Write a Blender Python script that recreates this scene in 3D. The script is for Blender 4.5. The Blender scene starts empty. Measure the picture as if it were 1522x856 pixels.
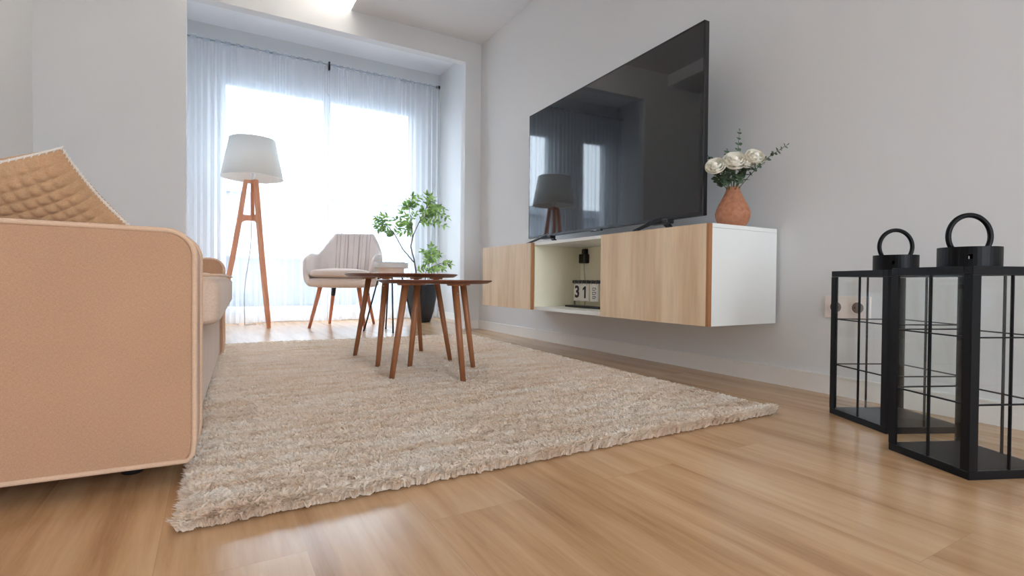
import bpy, bmesh, math, random
import numpy as np
from mathutils import Vector, Matrix
random.seed(7); np.random.seed(7)
C = bpy.context.scene.collection
PI = math.pi
R = math.radians

# ------------------------------------------------------------------ materials
MATS = {}
def mat(name, col, rough=0.5, metal=0.0, spec=0.5, **kw):
    m = bpy.data.materials.new(name); m.use_nodes = True
    b = m.node_tree.nodes['Principled BSDF']
    b.inputs['Base Color'].default_value = (*col, 1)
    b.inputs['Roughness'].default_value = rough
    b.inputs['Metallic'].default_value = metal
    b.inputs['Specular IOR Level'].default_value = spec
    for k, v in kw.items():
        b.inputs[k.replace('_', ' ')].default_value = v
    MATS[name] = m
    return m
def nodes(m): return m.node_tree.nodes, m.node_tree.links, m.node_tree.nodes['Principled BSDF']
def texco(m, scale=(1,1,1), rot=(0,0,0), kind='Object'):
    N, L, b = nodes(m)
    tc = N.new('ShaderNodeTexCoord'); mp = N.new('ShaderNodeMapping')
    mp.inputs['Scale'].default_value = scale; mp.inputs['Rotation'].default_value = rot
    L.new(tc.outputs[kind], mp.inputs['Vector'])
    return mp.outputs['Vector']
def noise(m, vec, scale, detail=3, rough=0.5):
    N, L, b = nodes(m)
    n = N.new('ShaderNodeTexNoise'); n.inputs['Scale'].default_value = scale
    n.inputs['Detail'].default_value = detail; n.inputs['Roughness'].default_value = rough
    L.new(vec, n.inputs['Vector']); return n.outputs['Fac']
def ramp(m, fac, stops):
    N, L, b = nodes(m)
    r = N.new('ShaderNodeValToRGB'); e = r.color_ramp.elements
    while len(e) < len(stops): e.new(0.5)
    for k, (p, c) in enumerate(stops):
        e[k].position = p; e[k].color = (*c, 1)
    L.new(fac, r.inputs['Fac']); return r.outputs['Color']
def bump(m, h, strength=0.3, dist=0.002):
    N, L, b = nodes(m)
    bp = N.new('ShaderNodeBump'); bp.inputs['Strength'].default_value = strength
    bp.inputs['Distance'].default_value = dist
    L.new(h, bp.inputs['Height']); L.new(bp.outputs['Normal'], b.inputs['Normal'])
def mixc(m, fac, a, b_, mode='MIX'):
    N, L, b = nodes(m)
    x = N.new('ShaderNodeMix'); x.data_type = 'RGBA'; x.blend_type = mode
    if isinstance(fac, float): x.inputs['Factor'].default_value = fac
    else: L.new(fac, x.inputs['Factor'])
    for s, v in (('A', a), ('B', b_)):
        k = [i for i in x.inputs if i.name == s and i.type == 'RGBA'][0]
        if isinstance(v, tuple): k.default_value = (*v, 1)
        else: L.new(v, k)
    return [o for o in x.outputs if o.type == 'RGBA'][0]
def setcol(m, c):
    N, L, b = nodes(m); L.new(c, b.inputs['Base Color'])

def srgb(r, g, b):
    f = lambda v: (v/255/12.92) if v/255 <= 0.04045 else ((v/255+0.055)/1.055)**2.4
    return (f(r), f(g), f(b))

def wallmat(name, col):
    m = mat(name, col, 0.75, spec=0.25)
    v = texco(m)
    bump(m, noise(m, v, 260, 2), 0.05, 0.001)
    return m
wallmat('wall_paint', srgb(223, 223, 223))
wallmat('ceiling_paint', srgb(234, 234, 236))
mat('baseboard_paint', srgb(240, 237, 233), 0.4)
mat('white_lacquer', srgb(238, 238, 234), 0.35)
mat('niche_cream', srgb(250,245,222), 0.45)
mat('white_plastic', srgb(240, 242, 245), 0.35)
mat('outlet_plastic', srgb(236, 225, 218), 0.35)

def wood(name, c1, c2, c3, scale, rot=(0,0,0), rough=0.45, stretch=(1,1,0.08), detail=4):
    m = mat(name, c2, rough)
    v = texco(m, stretch, rot)
    n1 = noise(m, v, scale, detail, 0.6); n2 = noise(m, v, scale*6, 2, 0.6)
    col = ramp(m, n1, [(0.3, c1), (0.52, c2), (0.72, c3)])
    fine = ramp(m, n2, [(0.35, (0.86,0.84,0.82)), (0.6, (1,1,1))])
    setcol(m, mixc(m, 0.6, col, fine, 'MULTIPLY'))
    bump(m, n2, 0.05, 0.0006)
    return m
wood('oak_front', srgb(210,178,140), srgb(232,206,172), srgb(240,220,190), 9)
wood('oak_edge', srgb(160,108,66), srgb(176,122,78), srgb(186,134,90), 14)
wood('walnut_top', srgb(96,52,34), srgb(120,66,44), srgb(140,82,56), 8, stretch=(0.12,1,1), rough=0.4)
wood('walnut_leg', srgb(140,88,54), srgb(162,104,66), srgb(176,118,80), 16, rough=0.42)
wood('lamp_wood', srgb(196,128,90), srgb(214,146,108), srgb(226,164,128), 14, rough=0.45)
wood('chair_wood', srgb(184,108,76), srgb(202,126,92), srgb(214,142,108), 14, rough=0.45)

# floor : laminate planks running along Y
def floor_mat():
    m = mat('oak_laminate', srgb(200,160,120), 0.24, spec=0.5)
    N, L, b = nodes(m)
    tc = N.new('ShaderNodeTexCoord')
    mp = N.new('ShaderNodeMapping'); mp.inputs['Rotation'].default_value = (0,0,R(90))
    mp.inputs['Location'].default_value = (0.35, 0.07, 0)
    L.new(tc.outputs['Object'], mp.inputs['Vector'])
    br = N.new('ShaderNodeTexBrick')
    br.inputs['Scale'].default_value = 1.0
    br.inputs['Brick Width'].default_value = 1.28; br.inputs['Row Height'].default_value = 0.195
    br.inputs['Mortar Size'].default_value = 0.0005; br.inputs['Mortar Smooth'].default_value = 0.3
    br.inputs['Bias'].default_value = 0.0; br.offset = 0.37
    br.inputs['Color1'].default_value = (0,0,0,1); br.inputs['Color2'].default_value = (1,1,1,1)
    br.inputs['Mortar'].default_value = (0.5,0.5,0.5,1)
    L.new(mp.outputs['Vector'], br.inputs['Vector'])
    # grain, offset per plank
    sep = N.new('ShaderNodeSeparateColor'); L.new(br.outputs['Color'], sep.inputs['Color'])
    add = N.new('ShaderNodeVectorMath'); add.operation = 'ADD'
    cmb = N.new('ShaderNodeCombineXYZ')
    mu = N.new('ShaderNodeMath'); mu.operation = 'MULTIPLY'; mu.inputs[1].default_value = 9.0
    L.new(sep.outputs['Red'], mu.inputs[0]); L.new(mu.outputs[0], cmb.inputs['Z']); L.new(mu.outputs[0], cmb.inputs['X'])
    L.new(tc.outputs['Object'], add.inputs[0]); L.new(cmb.outputs[0], add.inputs[1])
    m2 = N.new('ShaderNodeMapping'); m2.inputs['Scale'].default_value = (1,0.07,1)
    L.new(add.outputs[0], m2.inputs['Vector'])
    n1 = noise(m, m2.outputs['Vector'], 13, 6, 0.66); n2 = noise(m, m2.outputs['Vector'], 90, 3, 0.6)
    col = ramp(m, n1, [(0.3, srgb(168,126,88)), (0.44, srgb(191,151,110)), (0.56, srgb(203,166,126)), (0.72, srgb(212,179,140))])
    tone = ramp(m, sep.outputs['Red'], [(0.0, (0.93,0.92,0.91)), (1.0, (1,1,1))])
    col = mixc(m, 1.0, col, tone, 'MULTIPLY')
    fine = ramp(m, n2, [(0.3, (0.9,0.88,0.86)), (0.6, (1,1,1))])
    col = mixc(m, 0.6, col, fine, 'MULTIPLY')
    col = mixc(m, br.outputs['Fac'], col, srgb(176,140,106))
    setcol(m, col)
    bump(m, n2, 0.02, 0.0005)
floor_mat()

def fabric(name, c1, c2, scale=900, bstr=0.25, big=6, rough=0.9):
    m = mat(name, c1, rough, spec=0.15)
    N, L, b = nodes(m)
    b.inputs['Sheen Weight'].default_value = 0.15
    v = texco(m)
    vx = texco(m, (1, 1, 6)); vz = texco(m, (6, 6, 1))
    a = noise(m, vx, scale/7, 2, 0.7); c = noise(m, vz, scale/7, 2, 0.7)
    ad = N.new('ShaderNodeMath'); ad.operation = 'ADD'; L.new(a, ad.inputs[0]); L.new(c, ad.inputs[1])
    ml = N.new('ShaderNodeMath'); ml.operation = 'MULTIPLY'; ml.inputs[1].default_value = 0.5; L.new(ad.outputs[0], ml.inputs[0])
    col = ramp(m, ml.outputs[0], [(0.38, c1), (0.62, c2)])
    bg = ramp(m, noise(m, v, big, 2), [(0.3, (0.93,0.93,0.93)), (0.7, (1,1,1))])
    setcol(m, mixc(m, 1.0, col, bg, 'MULTIPLY'))
    bump(m, ml.outputs[0], bstr, 0.0012)
    return m
fabric('sofa_fabric', srgb(176,135,105), srgb(200,159,128), scale=1500)
fabric('piping_fabric', srgb(210,174,146), srgb(222,188,160), bstr=0.1)
fabric('seat_fabric_lit', srgb(206,178,154), srgb(224,200,180))  # sofa fabric made lighter: window light on the seat is put into the colour
fabric('pillow_knit', srgb(192,150,112), srgb(212,172,134), bstr=0.4)
mat('pillow_trim', srgb(240,232,222), 0.9)
fabric('chair_fabric', srgb(226,212,206), srgb(238,228,222), bstr=0.1)
fabric('chair_cushion_fabric', srgb(226,206,192), srgb(238,220,208), bstr=0.1)
mat('lamp_linen', srgb(240,239,234), 0.9, Transmission_Weight=0.0)
mat('shade_lining', srgb(240,240,236), 0.8)
mat('bulb_glass', srgb(240,240,236), 0.3)
mat('cord_grey', srgb(178,178,184), 0.5)
mat('matte_black', srgb(24,24,27), 0.45)
mat('lantern_black', srgb(9,9,12), 0.45, spec=0.2)
mat('black_plastic', srgb(17,17,19), 0.35)
mat('pot_black', srgb(30,31,34), 0.55)
mat('soil', srgb(70,52,40), 0.95)
mat('bezel_black', srgb(10,10,12), 0.25)
mat('screen_glass', (0.004,0.0045,0.006), 0.03, spec=0.75)
mat('tray_white', srgb(222,216,214), 0.5)
mat('tray_pale_wood', srgb(228,204,186), 0.5)
mat('grey_metal', srgb(150,152,156), 0.4, 0.6)
mat('rod_grey', srgb(150,160,172), 0.45)
mat('bark', srgb(104,98,92), 0.8)
mat('card_white', srgb(238,236,230), 0.6)
mat('seam_dark', srgb(196,176,170), 0.9)  # darker than the chair fabric so the pleat lines show
mat('outlet_recess_shade', srgb(112,96,90), 0.5)
mat('ink', srgb(28,24,26), 0.6)
mat('ink_grey', srgb(92,98,104), 0.6)
mat('window_frame_white', srgb(236,240,246), 0.4)
mat('rug_backing', srgb(96,62,42), 0.95)
mat('facade_paint', srgb(128,134,142), 0.8)
mat('parapet_grey', srgb(120,124,132), 0.8)
mat('facade_glass', srgb(120,130,142), 0.2)
mat('ground_grey', srgb(120,120,118), 0.9)
m = mat('terracotta', srgb(186,118,84), 0.8, spec=0.2)
v = texco(m); setcol(m, ramp(m, noise(m, v, 60, 3), [(0.3, srgb(166,110,82)), (0.7, srgb(188,132,104))])); bump(m, noise(m, v, 300, 2), 0.2, 0.001)
m = mat('petal_white', srgb(252,248,236), 0.6, spec=0.2, Subsurface_Weight=0.0)
def leafm(name, a, b_, sc=18):
    m = mat(name, a, 0.5, spec=0.4)
    v = texco(m); setcol(m, ramp(m, noise(m, v, sc, 1), [(0.4, a), (0.6, b_)]))
leafm('leaf_green', srgb(112,146,80), srgb(172,206,112))  # lightened in colour, standing in for daylight through the leaves
leafm('leaf_eucalyptus', srgb(58,76,56), srgb(88,106,84), 30)
mat('stem_green', srgb(86,104,64), 0.6)
m = mat('led_glow', (1,0.93,0.8), 0.5)
b = nodes(m)[2]; b.inputs['Emission Color'].default_value = (1,0.95,0.86,1); b.inputs['Emission Strength'].default_value = 30.0

def glassy(name, tint, gloss=0.08, rough=0.0):
    m = bpy.data.materials.new(name); m.use_nodes = True
    N = m.node_tree.nodes; L = m.node_tree.links; N.clear()
    o = N.new('ShaderNodeOutputMaterial'); t = N.new('ShaderNodeBsdfTransparent'); t.inputs[0].default_value = (*tint, 1)
    g = N.new('ShaderNodeBsdfGlossy'); g.inputs['Roughness'].default_value = rough
    lw = N.new('ShaderNodeLayerWeight'); lw.inputs['Blend'].default_value = 0.5
    pw = N.new('ShaderNodeMath'); pw.operation = 'POWER'; pw.inputs[1].default_value = 5.0
    fr = N.new('ShaderNodeMath'); fr.operation = 'MULTIPLY_ADD'; fr.inputs[1].default_value = 0.9; fr.inputs[2].default_value = 0.025
    L.new(lw.outputs['Facing'], pw.inputs[0]); L.new(pw.outputs[0], fr.inputs[0])
    mx = N.new('ShaderNodeMixShader')
    L.new(fr.outputs[0], mx.inputs[0]); L.new(t.outputs[0], mx.inputs[1]); L.new(g.outputs[0], mx.inputs[2])
    L.new(mx.outputs[0], o.inputs['Surface'])
    MATS[name] = m
glassy('window_glass', (0.97,0.985,0.99))
glassy('lantern_glass', (0.985,0.99,0.985))

def sheer():
    m = bpy.data.materials.new('sheer_voile'); m.use_nodes = True
    N = m.node_tree.nodes; L = m.node_tree.links; N.clear()
    o = N.new('ShaderNodeOutputMaterial'); t = N.new('ShaderNodeBsdfTransparent'); t.inputs[0].default_value = (0.96,0.975,1,1)
    d = N.new('ShaderNodeBsdfDiffuse'); d.inputs[0].default_value = (0.93,0.95,0.98,1)
    tr = N.new('ShaderNodeBsdfTranslucent'); tr.inputs[0].default_value = (0.93,0.95,0.985,1)
    a = N.new('ShaderNodeMixShader'); a.inputs[0].default_value = 0.6
    L.new(d.outputs[0], a.inputs[1]); L.new(tr.outputs[0], a.inputs[2])
    # a woven sheer looks denser where the cloth turns away: facing weight of the weave
    lw = N.new('ShaderNodeLayerWeight'); lw.inputs['Blend'].default_value = 0.35
    mr = N.new('ShaderNodeMapRange'); mr.inputs['To Min'].default_value = 0.30; mr.inputs['To Max'].default_value = 0.85
    L.new(lw.outputs['Facing'], mr.inputs['Value'])
    mx = N.new('ShaderNodeMixShader'); L.new(mr.outputs[0], mx.inputs[0])
    L.new(t.outputs[0], mx.inputs[1]); L.new(a.outputs[0], mx.inputs[2])
    L.new(mx.outputs[0], o.inputs['Surface'])
    MATS['sheer_voile'] = m
sheer()

def rugmat(nm, transl):
    m = mat(nm, srgb(230,214,198), 0.95, spec=0.05)
    N, L, b = nodes(m)
    b.inputs['Sheen Weight'].default_value = 0.2
    v = texco(m, (0.22, 1.6, 0.1), (0,0,R(-1)))
    n = noise(m, v, 13, 5, 0.68)
    v2 = texco(m); n2 = noise(m, v2, 46, 3, 0.6)
    c = ramp(m, n, [(0.30, srgb(232,209,186)), (0.43, srgb(246,231,213)), (0.56, srgb(252,243,232)), (0.8, srgb(255,252,246))])
    c2 = ramp(m, n2, [(0.32, (0.84,0.76,0.68)), (0.55, (1,1,1))])
    cc = mixc(m, 0.35, c, c2, 'MULTIPLY')
    setcol(m, cc)
    if not transl: return
    tr = N.new('ShaderNodeBsdfTranslucent'); L.new(cc, tr.inputs[0])
    mx = N.new('ShaderNodeMixShader'); mx.inputs[0].default_value = 0.42
    L.new(b.outputs[0], mx.inputs[1]); L.new(tr.outputs[0], mx.inputs[2])
    L.new(mx.outputs[0], N['Material Output'].inputs['Surface'])
rugmat('rug_wool', True); rugmat('rug_wool_ground', False)

# ------------------------------------------------------------------ mesh helpers
def link(name, me, material, parent=None, smooth=False):
    o = bpy.data.objects.new(name, me); C.objects.link(o)
    ms = material if isinstance(material, (list, tuple)) else [material]
    for k in ms: me.materials.append(MATS[k])
    if parent is not None: o.parent = parent
    if smooth: me.polygons.foreach_set('use_smooth', [True]*len(me.polygons))
    return o
def obj(name, bm, material, parent=None, smooth=False):
    me = bpy.data.meshes.new(name); bmesh.ops.recalc_face_normals(bm, faces=bm.faces)
    bm.to_mesh(me); bm.free()
    return link(name, me, material, parent, smooth)
def B(): return bmesh.new()
def box(bm, x0, x1, y0, y1, z0, z1, bev=0, seg=2, M=None, mi=0):
    t = bmesh.new()
    bmesh.ops.create_cube(t, size=1)
    bmesh.ops.scale(t, vec=(x1-x0, y1-y0, z1-z0), verts=t.verts)
    bmesh.ops.translate(t, vec=((x0+x1)/2, (y0+y1)/2, (z0+z1)/2), verts=t.verts)
    if bev: bmesh.ops.bevel(t, geom=t.edges[:], offset=bev, segments=seg, affect='EDGES', profile=0.5)
    if M: bmesh.ops.transform(t, matrix=M, verts=t.verts)
    merge(bm, t, mi); return bm
def merge(bm, t, mi=0):
    vs = {v: bm.verts.new(v.co) for v in t.verts}
    for f in t.faces:
        try:
            g = bm.faces.new([vs[v] for v in f.verts]); g.material_index = mi; g.smooth = f.smooth
        except ValueError: pass
    t.free()
def lathe(bm, prof, seg=32, c=(0,0), M=None, mod=None):
    rings = []
    for r, z in prof:
        ring = []
        for k in range(seg):
            a = 2*PI*k/seg
            rr = r*(mod(a, z) if mod else 1)
            p = Vector((c[0]+rr*math.cos(a), c[1]+rr*math.sin(a), z))
            ring.append(bm.verts.new(M @ p if M else p))
        rings.append(ring)
    for i in range(len(rings)-1):
        for k in range(seg):
            bm.faces.new((rings[i][k], rings[i][(k+1)%seg], rings[i+1][(k+1)%seg], rings[i+1][k]))
    if prof[0][0] > 1e-6: bm.faces.new(rings[0][::-1])
    if prof[-1][0] > 1e-6: bm.faces.new(rings[-1])
    return bm
def tube(bm, pts, r, seg=8, closed=False, cap=True):
    pts = [Vector(p) for p in pts]; n = len(pts)
    rs = r if isinstance(r, (list, tuple)) else [r]*n
    rings = []; prev = None
    for i, p in enumerate(pts):
        if closed: d = pts[(i+1)%n]-pts[i-1]
        else: d = pts[min(i+1, n-1)]-pts[max(i-1, 0)]
        d.normalize()
        if prev is None:
            up = Vector((0,0,1)) if abs(d.z) < 0.9 else Vector((1,0,0))
            a = d.cross(up).normalized()
        else:
            a = (prev - d*prev.dot(d)).normalized()
        prev = a; b_ = d.cross(a)
        rings.append([bm.verts.new(p + (a*math.cos(2*PI*k/seg)+b_*math.sin(2*PI*k/seg))*rs[i]) for k in range(seg)])
    m = n if closed else n-1
    for i in range(m):
        A, D = rings[i], rings[(i+1) % n]
        for k in range(seg):
            bm.faces.new((A[k], A[(k+1)%seg], D[(k+1)%seg], D[k]))
    if cap and not closed:
        bm.faces.new(rings[0][::-1]); bm.faces.new(rings[-1])
    return bm
def bar(bm, p0, p1, w0, t0, w1=None, t1=None, side=(1,0,0)):
    """tapered rectangular bar with width along 'side'"""
    w1 = w0 if w1 is None else w1; t1 = t0 if t1 is None else t1
    p0 = Vector(p0); p1 = Vector(p1); d = (p1-p0).normalized()
    s = Vector(side); s = (s - d*s.dot(d)).normalized(); q = d.cross(s)
    a = [bm.verts.new(p0 + s*x*w0/2 + q*y*t0/2) for x, y in ((-1,-1),(1,-1),(1,1),(-1,1))]
    b_ = [bm.verts.new(p1 + s*x*w1/2 + q*y*t1/2) for x, y in ((-1,-1),(1,-1),(1,1),(-1,1))]
    for k in range(4): bm.faces.new((a[k], a[(k+1)%4], b_[(k+1)%4], b_[k]))
    bm.faces.new(a[::-1]); bm.faces.new(b_)
    return bm
def spow(v, e): return math.copysign(abs(v)**e, v)
def superell(bm, a, b_, c, e1=0.35, e2=0.35, nu=48, nv=24, M=None, disp=None):
    rows = []
    for j in range(nv+1):
        ph = -PI/2 + PI*j/nv
        row = []
        for i in range(nu):
            th = 2*PI*i/nu
            x = a*spow(math.cos(ph), e1)*spow(math.cos(th), e2)
            y = b_*spow(math.cos(ph), e1)*spow(math.sin(th), e2)
            z = c*spow(math.sin(ph), e1)
            p = Vector((x, y, z))
            if disp: p = disp(p)
            row.append(p)
        rows.append(row)
    vs = []
    for j, row in enumerate(rows):
        if j in (0, nv): vs.append([bm.verts.new(M @ row[0] if M else row[0])])
        else: vs.append([bm.verts.new(M @ p if M else p) for p in row])
    for j in range(nv):
        A, D = vs[j], vs[j+1]
        for i in range(nu):
            k = (i+1) % nu
            if len(A) == 1: bm.faces.new((A[0], D[k], D[i]))
            elif len(D) == 1: bm.faces.new((A[i], A[k], D[0]))
            else: bm.faces.new((A[i], A[k], D[k], D[i]))
    return bm
def prism(bm, poly, y0, y1, M=None):
    """poly in xz extruded along y"""
    a = [bm.verts.new((M @ Vector((x, y0, z))) if M else (x, y0, z)) for x, z in poly]
    b_ = [bm.verts.new((M @ Vector((x, y1, z))) if M else (x, y1, z)) for x, z in poly]
    n = len(poly)
    for k in range(n): bm.faces.new((a[k], a[(k+1)%n], b_[(k+1)%n], b_[k]))
    bm.faces.new(a[::-1]); bm.faces.new(b_)
    return bm
def thing(name, label, cat, loc=(0,0,0), rz=0, group=None):
    o = bpy.data.objects.new(name, None); C.objects.link(o)
    o.empty_display_size = 0.1
    o.location = loc; o.rotation_euler = (0,0,rz)
    o['label'] = label; o['category'] = cat
    if group: o['group'] = group
    return o
def tag(o, label, cat, group=None):
    o['label'] = label; o['category'] = cat
    if group: o['group'] = group
    return o
def struct(name, bm, m, parent=None):
    o = obj(name, bm, m, parent)
    if parent is None: o['kind'] = 'structure'
    return o

# ------------------------------------------------------------------ room
XL, XR, YB, YR, ZC = -0.9, 2.0, 4.0, -2.6, 2.44      # left, right, partition, rear, ceiling
AX0, AX1, AY, AZ = -0.90, 2.2, 5.42, 2.70            # alcove (bay with the window)
OX0, OX1, OZ = -0.145, 1.853, 2.262                               # opening to the bay
bm = B(); box(bm, XL-0.15, 2.45, YR-0.15, 5.7, -0.08, 0); struct('floor', bm, 'oak_laminate')
bm = B(); box(bm, XR, XR+0.15, YR-0.15, YB, 0, 2.62); struct('wall_right', bm, 'wall_paint')
bm = B(); box(bm, XL-0.15, XL, YR-0.15, YB+0.08, 0, 2.62); struct('wall_left', bm, 'wall_paint')
bm = B()
box(bm, XL, OX0, YB, YB+0.08, 0, 2.62); box(bm, OX1, AX1+0.15, YB, YB+0.08, 0, 2.62); box(bm, OX0, OX1, YB, YB+0.08, OZ, 2.62)
struct('wall_back', bm, 'wall_paint')
# bay walls
bm = B(); box(bm, AX0-0.12, AX0, YB+0.08, AY+0.25, 0, AZ+0.05); struct('wall_bay_left', bm, 'wall_paint')
bm = B(); box(bm, AX1, AX1+0.15, YB+0.08, AY+0.25, 0, AZ+0.05); struct('wall_bay_right', bm, 'wall_paint')
WX0, WX1, WZ0, WZ1 = 0.06, 1.905, 0.08, 2.265
VX0, VX1 = -0.80, -0.36
bm = B()
box(bm, AX0, VX0, AY, AY+0.25, 0, AZ); box(bm, VX1, WX0, AY, AY+0.25, 0, AZ); box(bm, VX0, VX1, AY, AY+0.25, 0, WZ0); box(bm, VX0, VX1, AY, AY+0.25, WZ1, AZ); box(bm, WX1, AX1, AY, AY+0.25, 0, AZ)
box(bm, WX0, WX1, AY, AY+0.25, 0, WZ0); box(bm, WX0, WX1, AY, AY+0.25, WZ1, AZ)
struct('wall_bay_window', bm, 'wall_paint')
bm = B(); box(bm, AX0-0.12, AX1+0.15, YB+0.08, AY+0.25, AZ, AZ+0.1); struct('ceiling_bay', bm, 'ceiling_paint')
bm = B(); box(bm, XL, AX1+0.15, YB+0.0, YB+0.08, 2.62, AZ+0.1); struct('wall_back_upper', bm, 'wall_paint')
# ceiling with a recessed coffer
CX0, CX1, CY0, CY1 = -0.45, 0.904, 0.6, YB
bm = B()
box(bm, XL, CX0, YR, YB, ZC, 2.62); box(bm, CX1+0.06, XR, YR, YB, ZC, 2.62); box(bm, CX1, CX1+0.06, YR, YB, ZC, ZC+0.012); box(bm, CX1, CX1+0.06, YR, CY0, ZC+0.012, 2.62); box(bm, CX1, CX1+0.06, CY0, CY1, 2.56, 2.62)
box(bm, CX0, CX1, YR, CY0, ZC, 2.62); box(bm, CX0, CX1, CY0, CY1, 2.56, 2.62)
struct('ceiling', bm, 'ceiling_paint')
bm = B()
box(bm, XL-0.15, XR+0.15, YR-0.15, YB, 2.62, 2.7)
struct('ceiling_slab', bm, 'ceiling_paint')
# rear wall with an unseen door opening, added and sized for fill daylight
bm = B()
box(bm, XL, -0.25, YR-0.15, YR, 0, 2.62); box(bm, 1.35, XR, YR-0.15, YR, 0, 2.62); box(bm, -0.25, 1.35, YR-0.15, YR, 2.2, 2.62)
struct('wall_rear', bm, 'wall_paint')
fr = B()
for x0, x1 in ((-0.25,-0.19),(0.52,0.58),(1.29,1.35)): box(fr, x0, x1, YR-0.11, YR-0.04, 0, 2.2)
for z0, z1 in ((0,0.07),(2.14,2.2)): box(fr, -0.25, 1.35, YR-0.11, YR-0.04, z0, z1)
struct('rear_fill_door', fr, 'window_frame_white')
# baseboards
bm = B(); box(bm, XR-0.013, XR, YR, YB, 0, 0.066); box(bm, XR-0.016, XR, YR, YB, 0.066, 0.071); struct('baseboard_right', bm, 'baseboard_paint')
bm = B(); box(bm, OX1, XR, YB-0.013, YB, 0, 0.071); box(bm, XL, OX0, YB-0.013, YB, 0, 0.071); struct('baseboard_back', bm, 'baseboard_paint')
bm = B(); box(bm, XL, XL+0.013, YR, YB-0.013, 0, 0.071); struct('baseboard_left', bm, 'baseboard_paint')
bm = B(); box(bm, AX0, AX1, AY-0.013, AY, 0, 0.071); box(bm, AX1-0.013, AX1, YB+0.08, AY-0.013, 0, 0.071); struct('baseboard_bay', bm, 'baseboard_paint')
# LED strip in the coffer
bm = B(); box(bm, CX1+0.018, CX1+0.05, CY0+0.05, CY1-0.04, ZC+0.013, ZC+0.024)
o = obj('led_strip', bm, 'led_glow'); tag(o, 'warm white light strip in the ceiling recess above the bay opening', 'ceiling light')

# windows : floor length glazing in the bay
fy0, fy1 = AY+0.06, AY+0.13
def window(name, x0, x1, mull):
    w = B()
    box(w, x0, x0+0.05, fy0, fy1, WZ0, WZ1, 0.004); box(w, x1-0.05, x1, fy0, fy1, WZ0, WZ1, 0.004)
    box(w, x0+0.05, x1-0.05, fy0, fy1, WZ0, WZ0+0.06, 0.004); box(w, x0+0.05, x1-0.05, fy0, fy1, WZ1-0.05, WZ1, 0.004)
    win = struct(name, w, 'window_frame_white')
    edges = [x0+0.05]
    for m_ in mull:
        w = B(); box(w, m_-0.04, m_+0.04, fy0-0.01, fy1, WZ0+0.05, WZ1-0.04, 0.004); obj('window_mullion', w, 'window_frame_white', win)
        edges += [m_-0.04, m_+0.04]
    edges.append(x1-0.05)
    for a, b_ in zip(edges[::2], edges[1::2]):
        w = B(); box(w, a, b_, fy0+0.03, fy0+0.036, WZ0+0.06, WZ1-0.05); obj('window_pane', w, 'window_glass', win)
window('window_1', WX0, WX1, [1.003])
window('window_2', VX0, VX1, [])
# balcony outside
bm = B(); box(bm, -3, 5, AY+0.25, 6.75, -0.1, -0.02); o = obj('balcony_floor', bm, 'ground_grey'); o['kind'] = 'structure'
bm = B(); box(bm, -3, 5, 6.6, 6.75, -0.02, 0.64); box(bm, -3.02, 5.02, 6.58, 6.77, 0.64, 0.67); o = obj('balcony_parapet', bm, 'parapet_grey'); o['kind'] = 'structure'

# outside : pale facade and street far below the bay
bm = B(); box(bm, -14, 22, 17, 24, -6, 2.9)
bl = thing('apartment_building', 'pale hazy building outside, behind the sheer curtains and window', 'building', (0,0,-6))
bl.location = (4,17,-6)
def lb(bm): bmesh.ops.translate(bm, vec=(-4,-17,6), verts=bm.verts); return bm
obj('wall', lb(bm), 'facade_paint', bl)
bm = B(); box(bm, -14.3, 22.3, 16.7, 24.3, 2.9, 3.2); obj('roof', lb(bm), 'facade_paint', bl)
for i in range(-5, 10):
    for z in (-3.4, -0.6):
        bm = B(); box(bm, i*2.3, i*2.3+1.1, 16.93, 17.02, z, z+1.7); obj('window', lb(bm), 'facade_glass', bl)
bm = B(); box(bm, -40, 40, 6.2, 60, -6.2, -6.0); o = obj('street_ground', bm, 'ground_grey'); o['kind'] = 'structure'
bm = B(); box(bm, -40, 40, -60, -3.2, -6.2, -6.0); o = obj('yard_ground', bm, 'ground_grey'); o['kind'] = 'structure'

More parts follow.
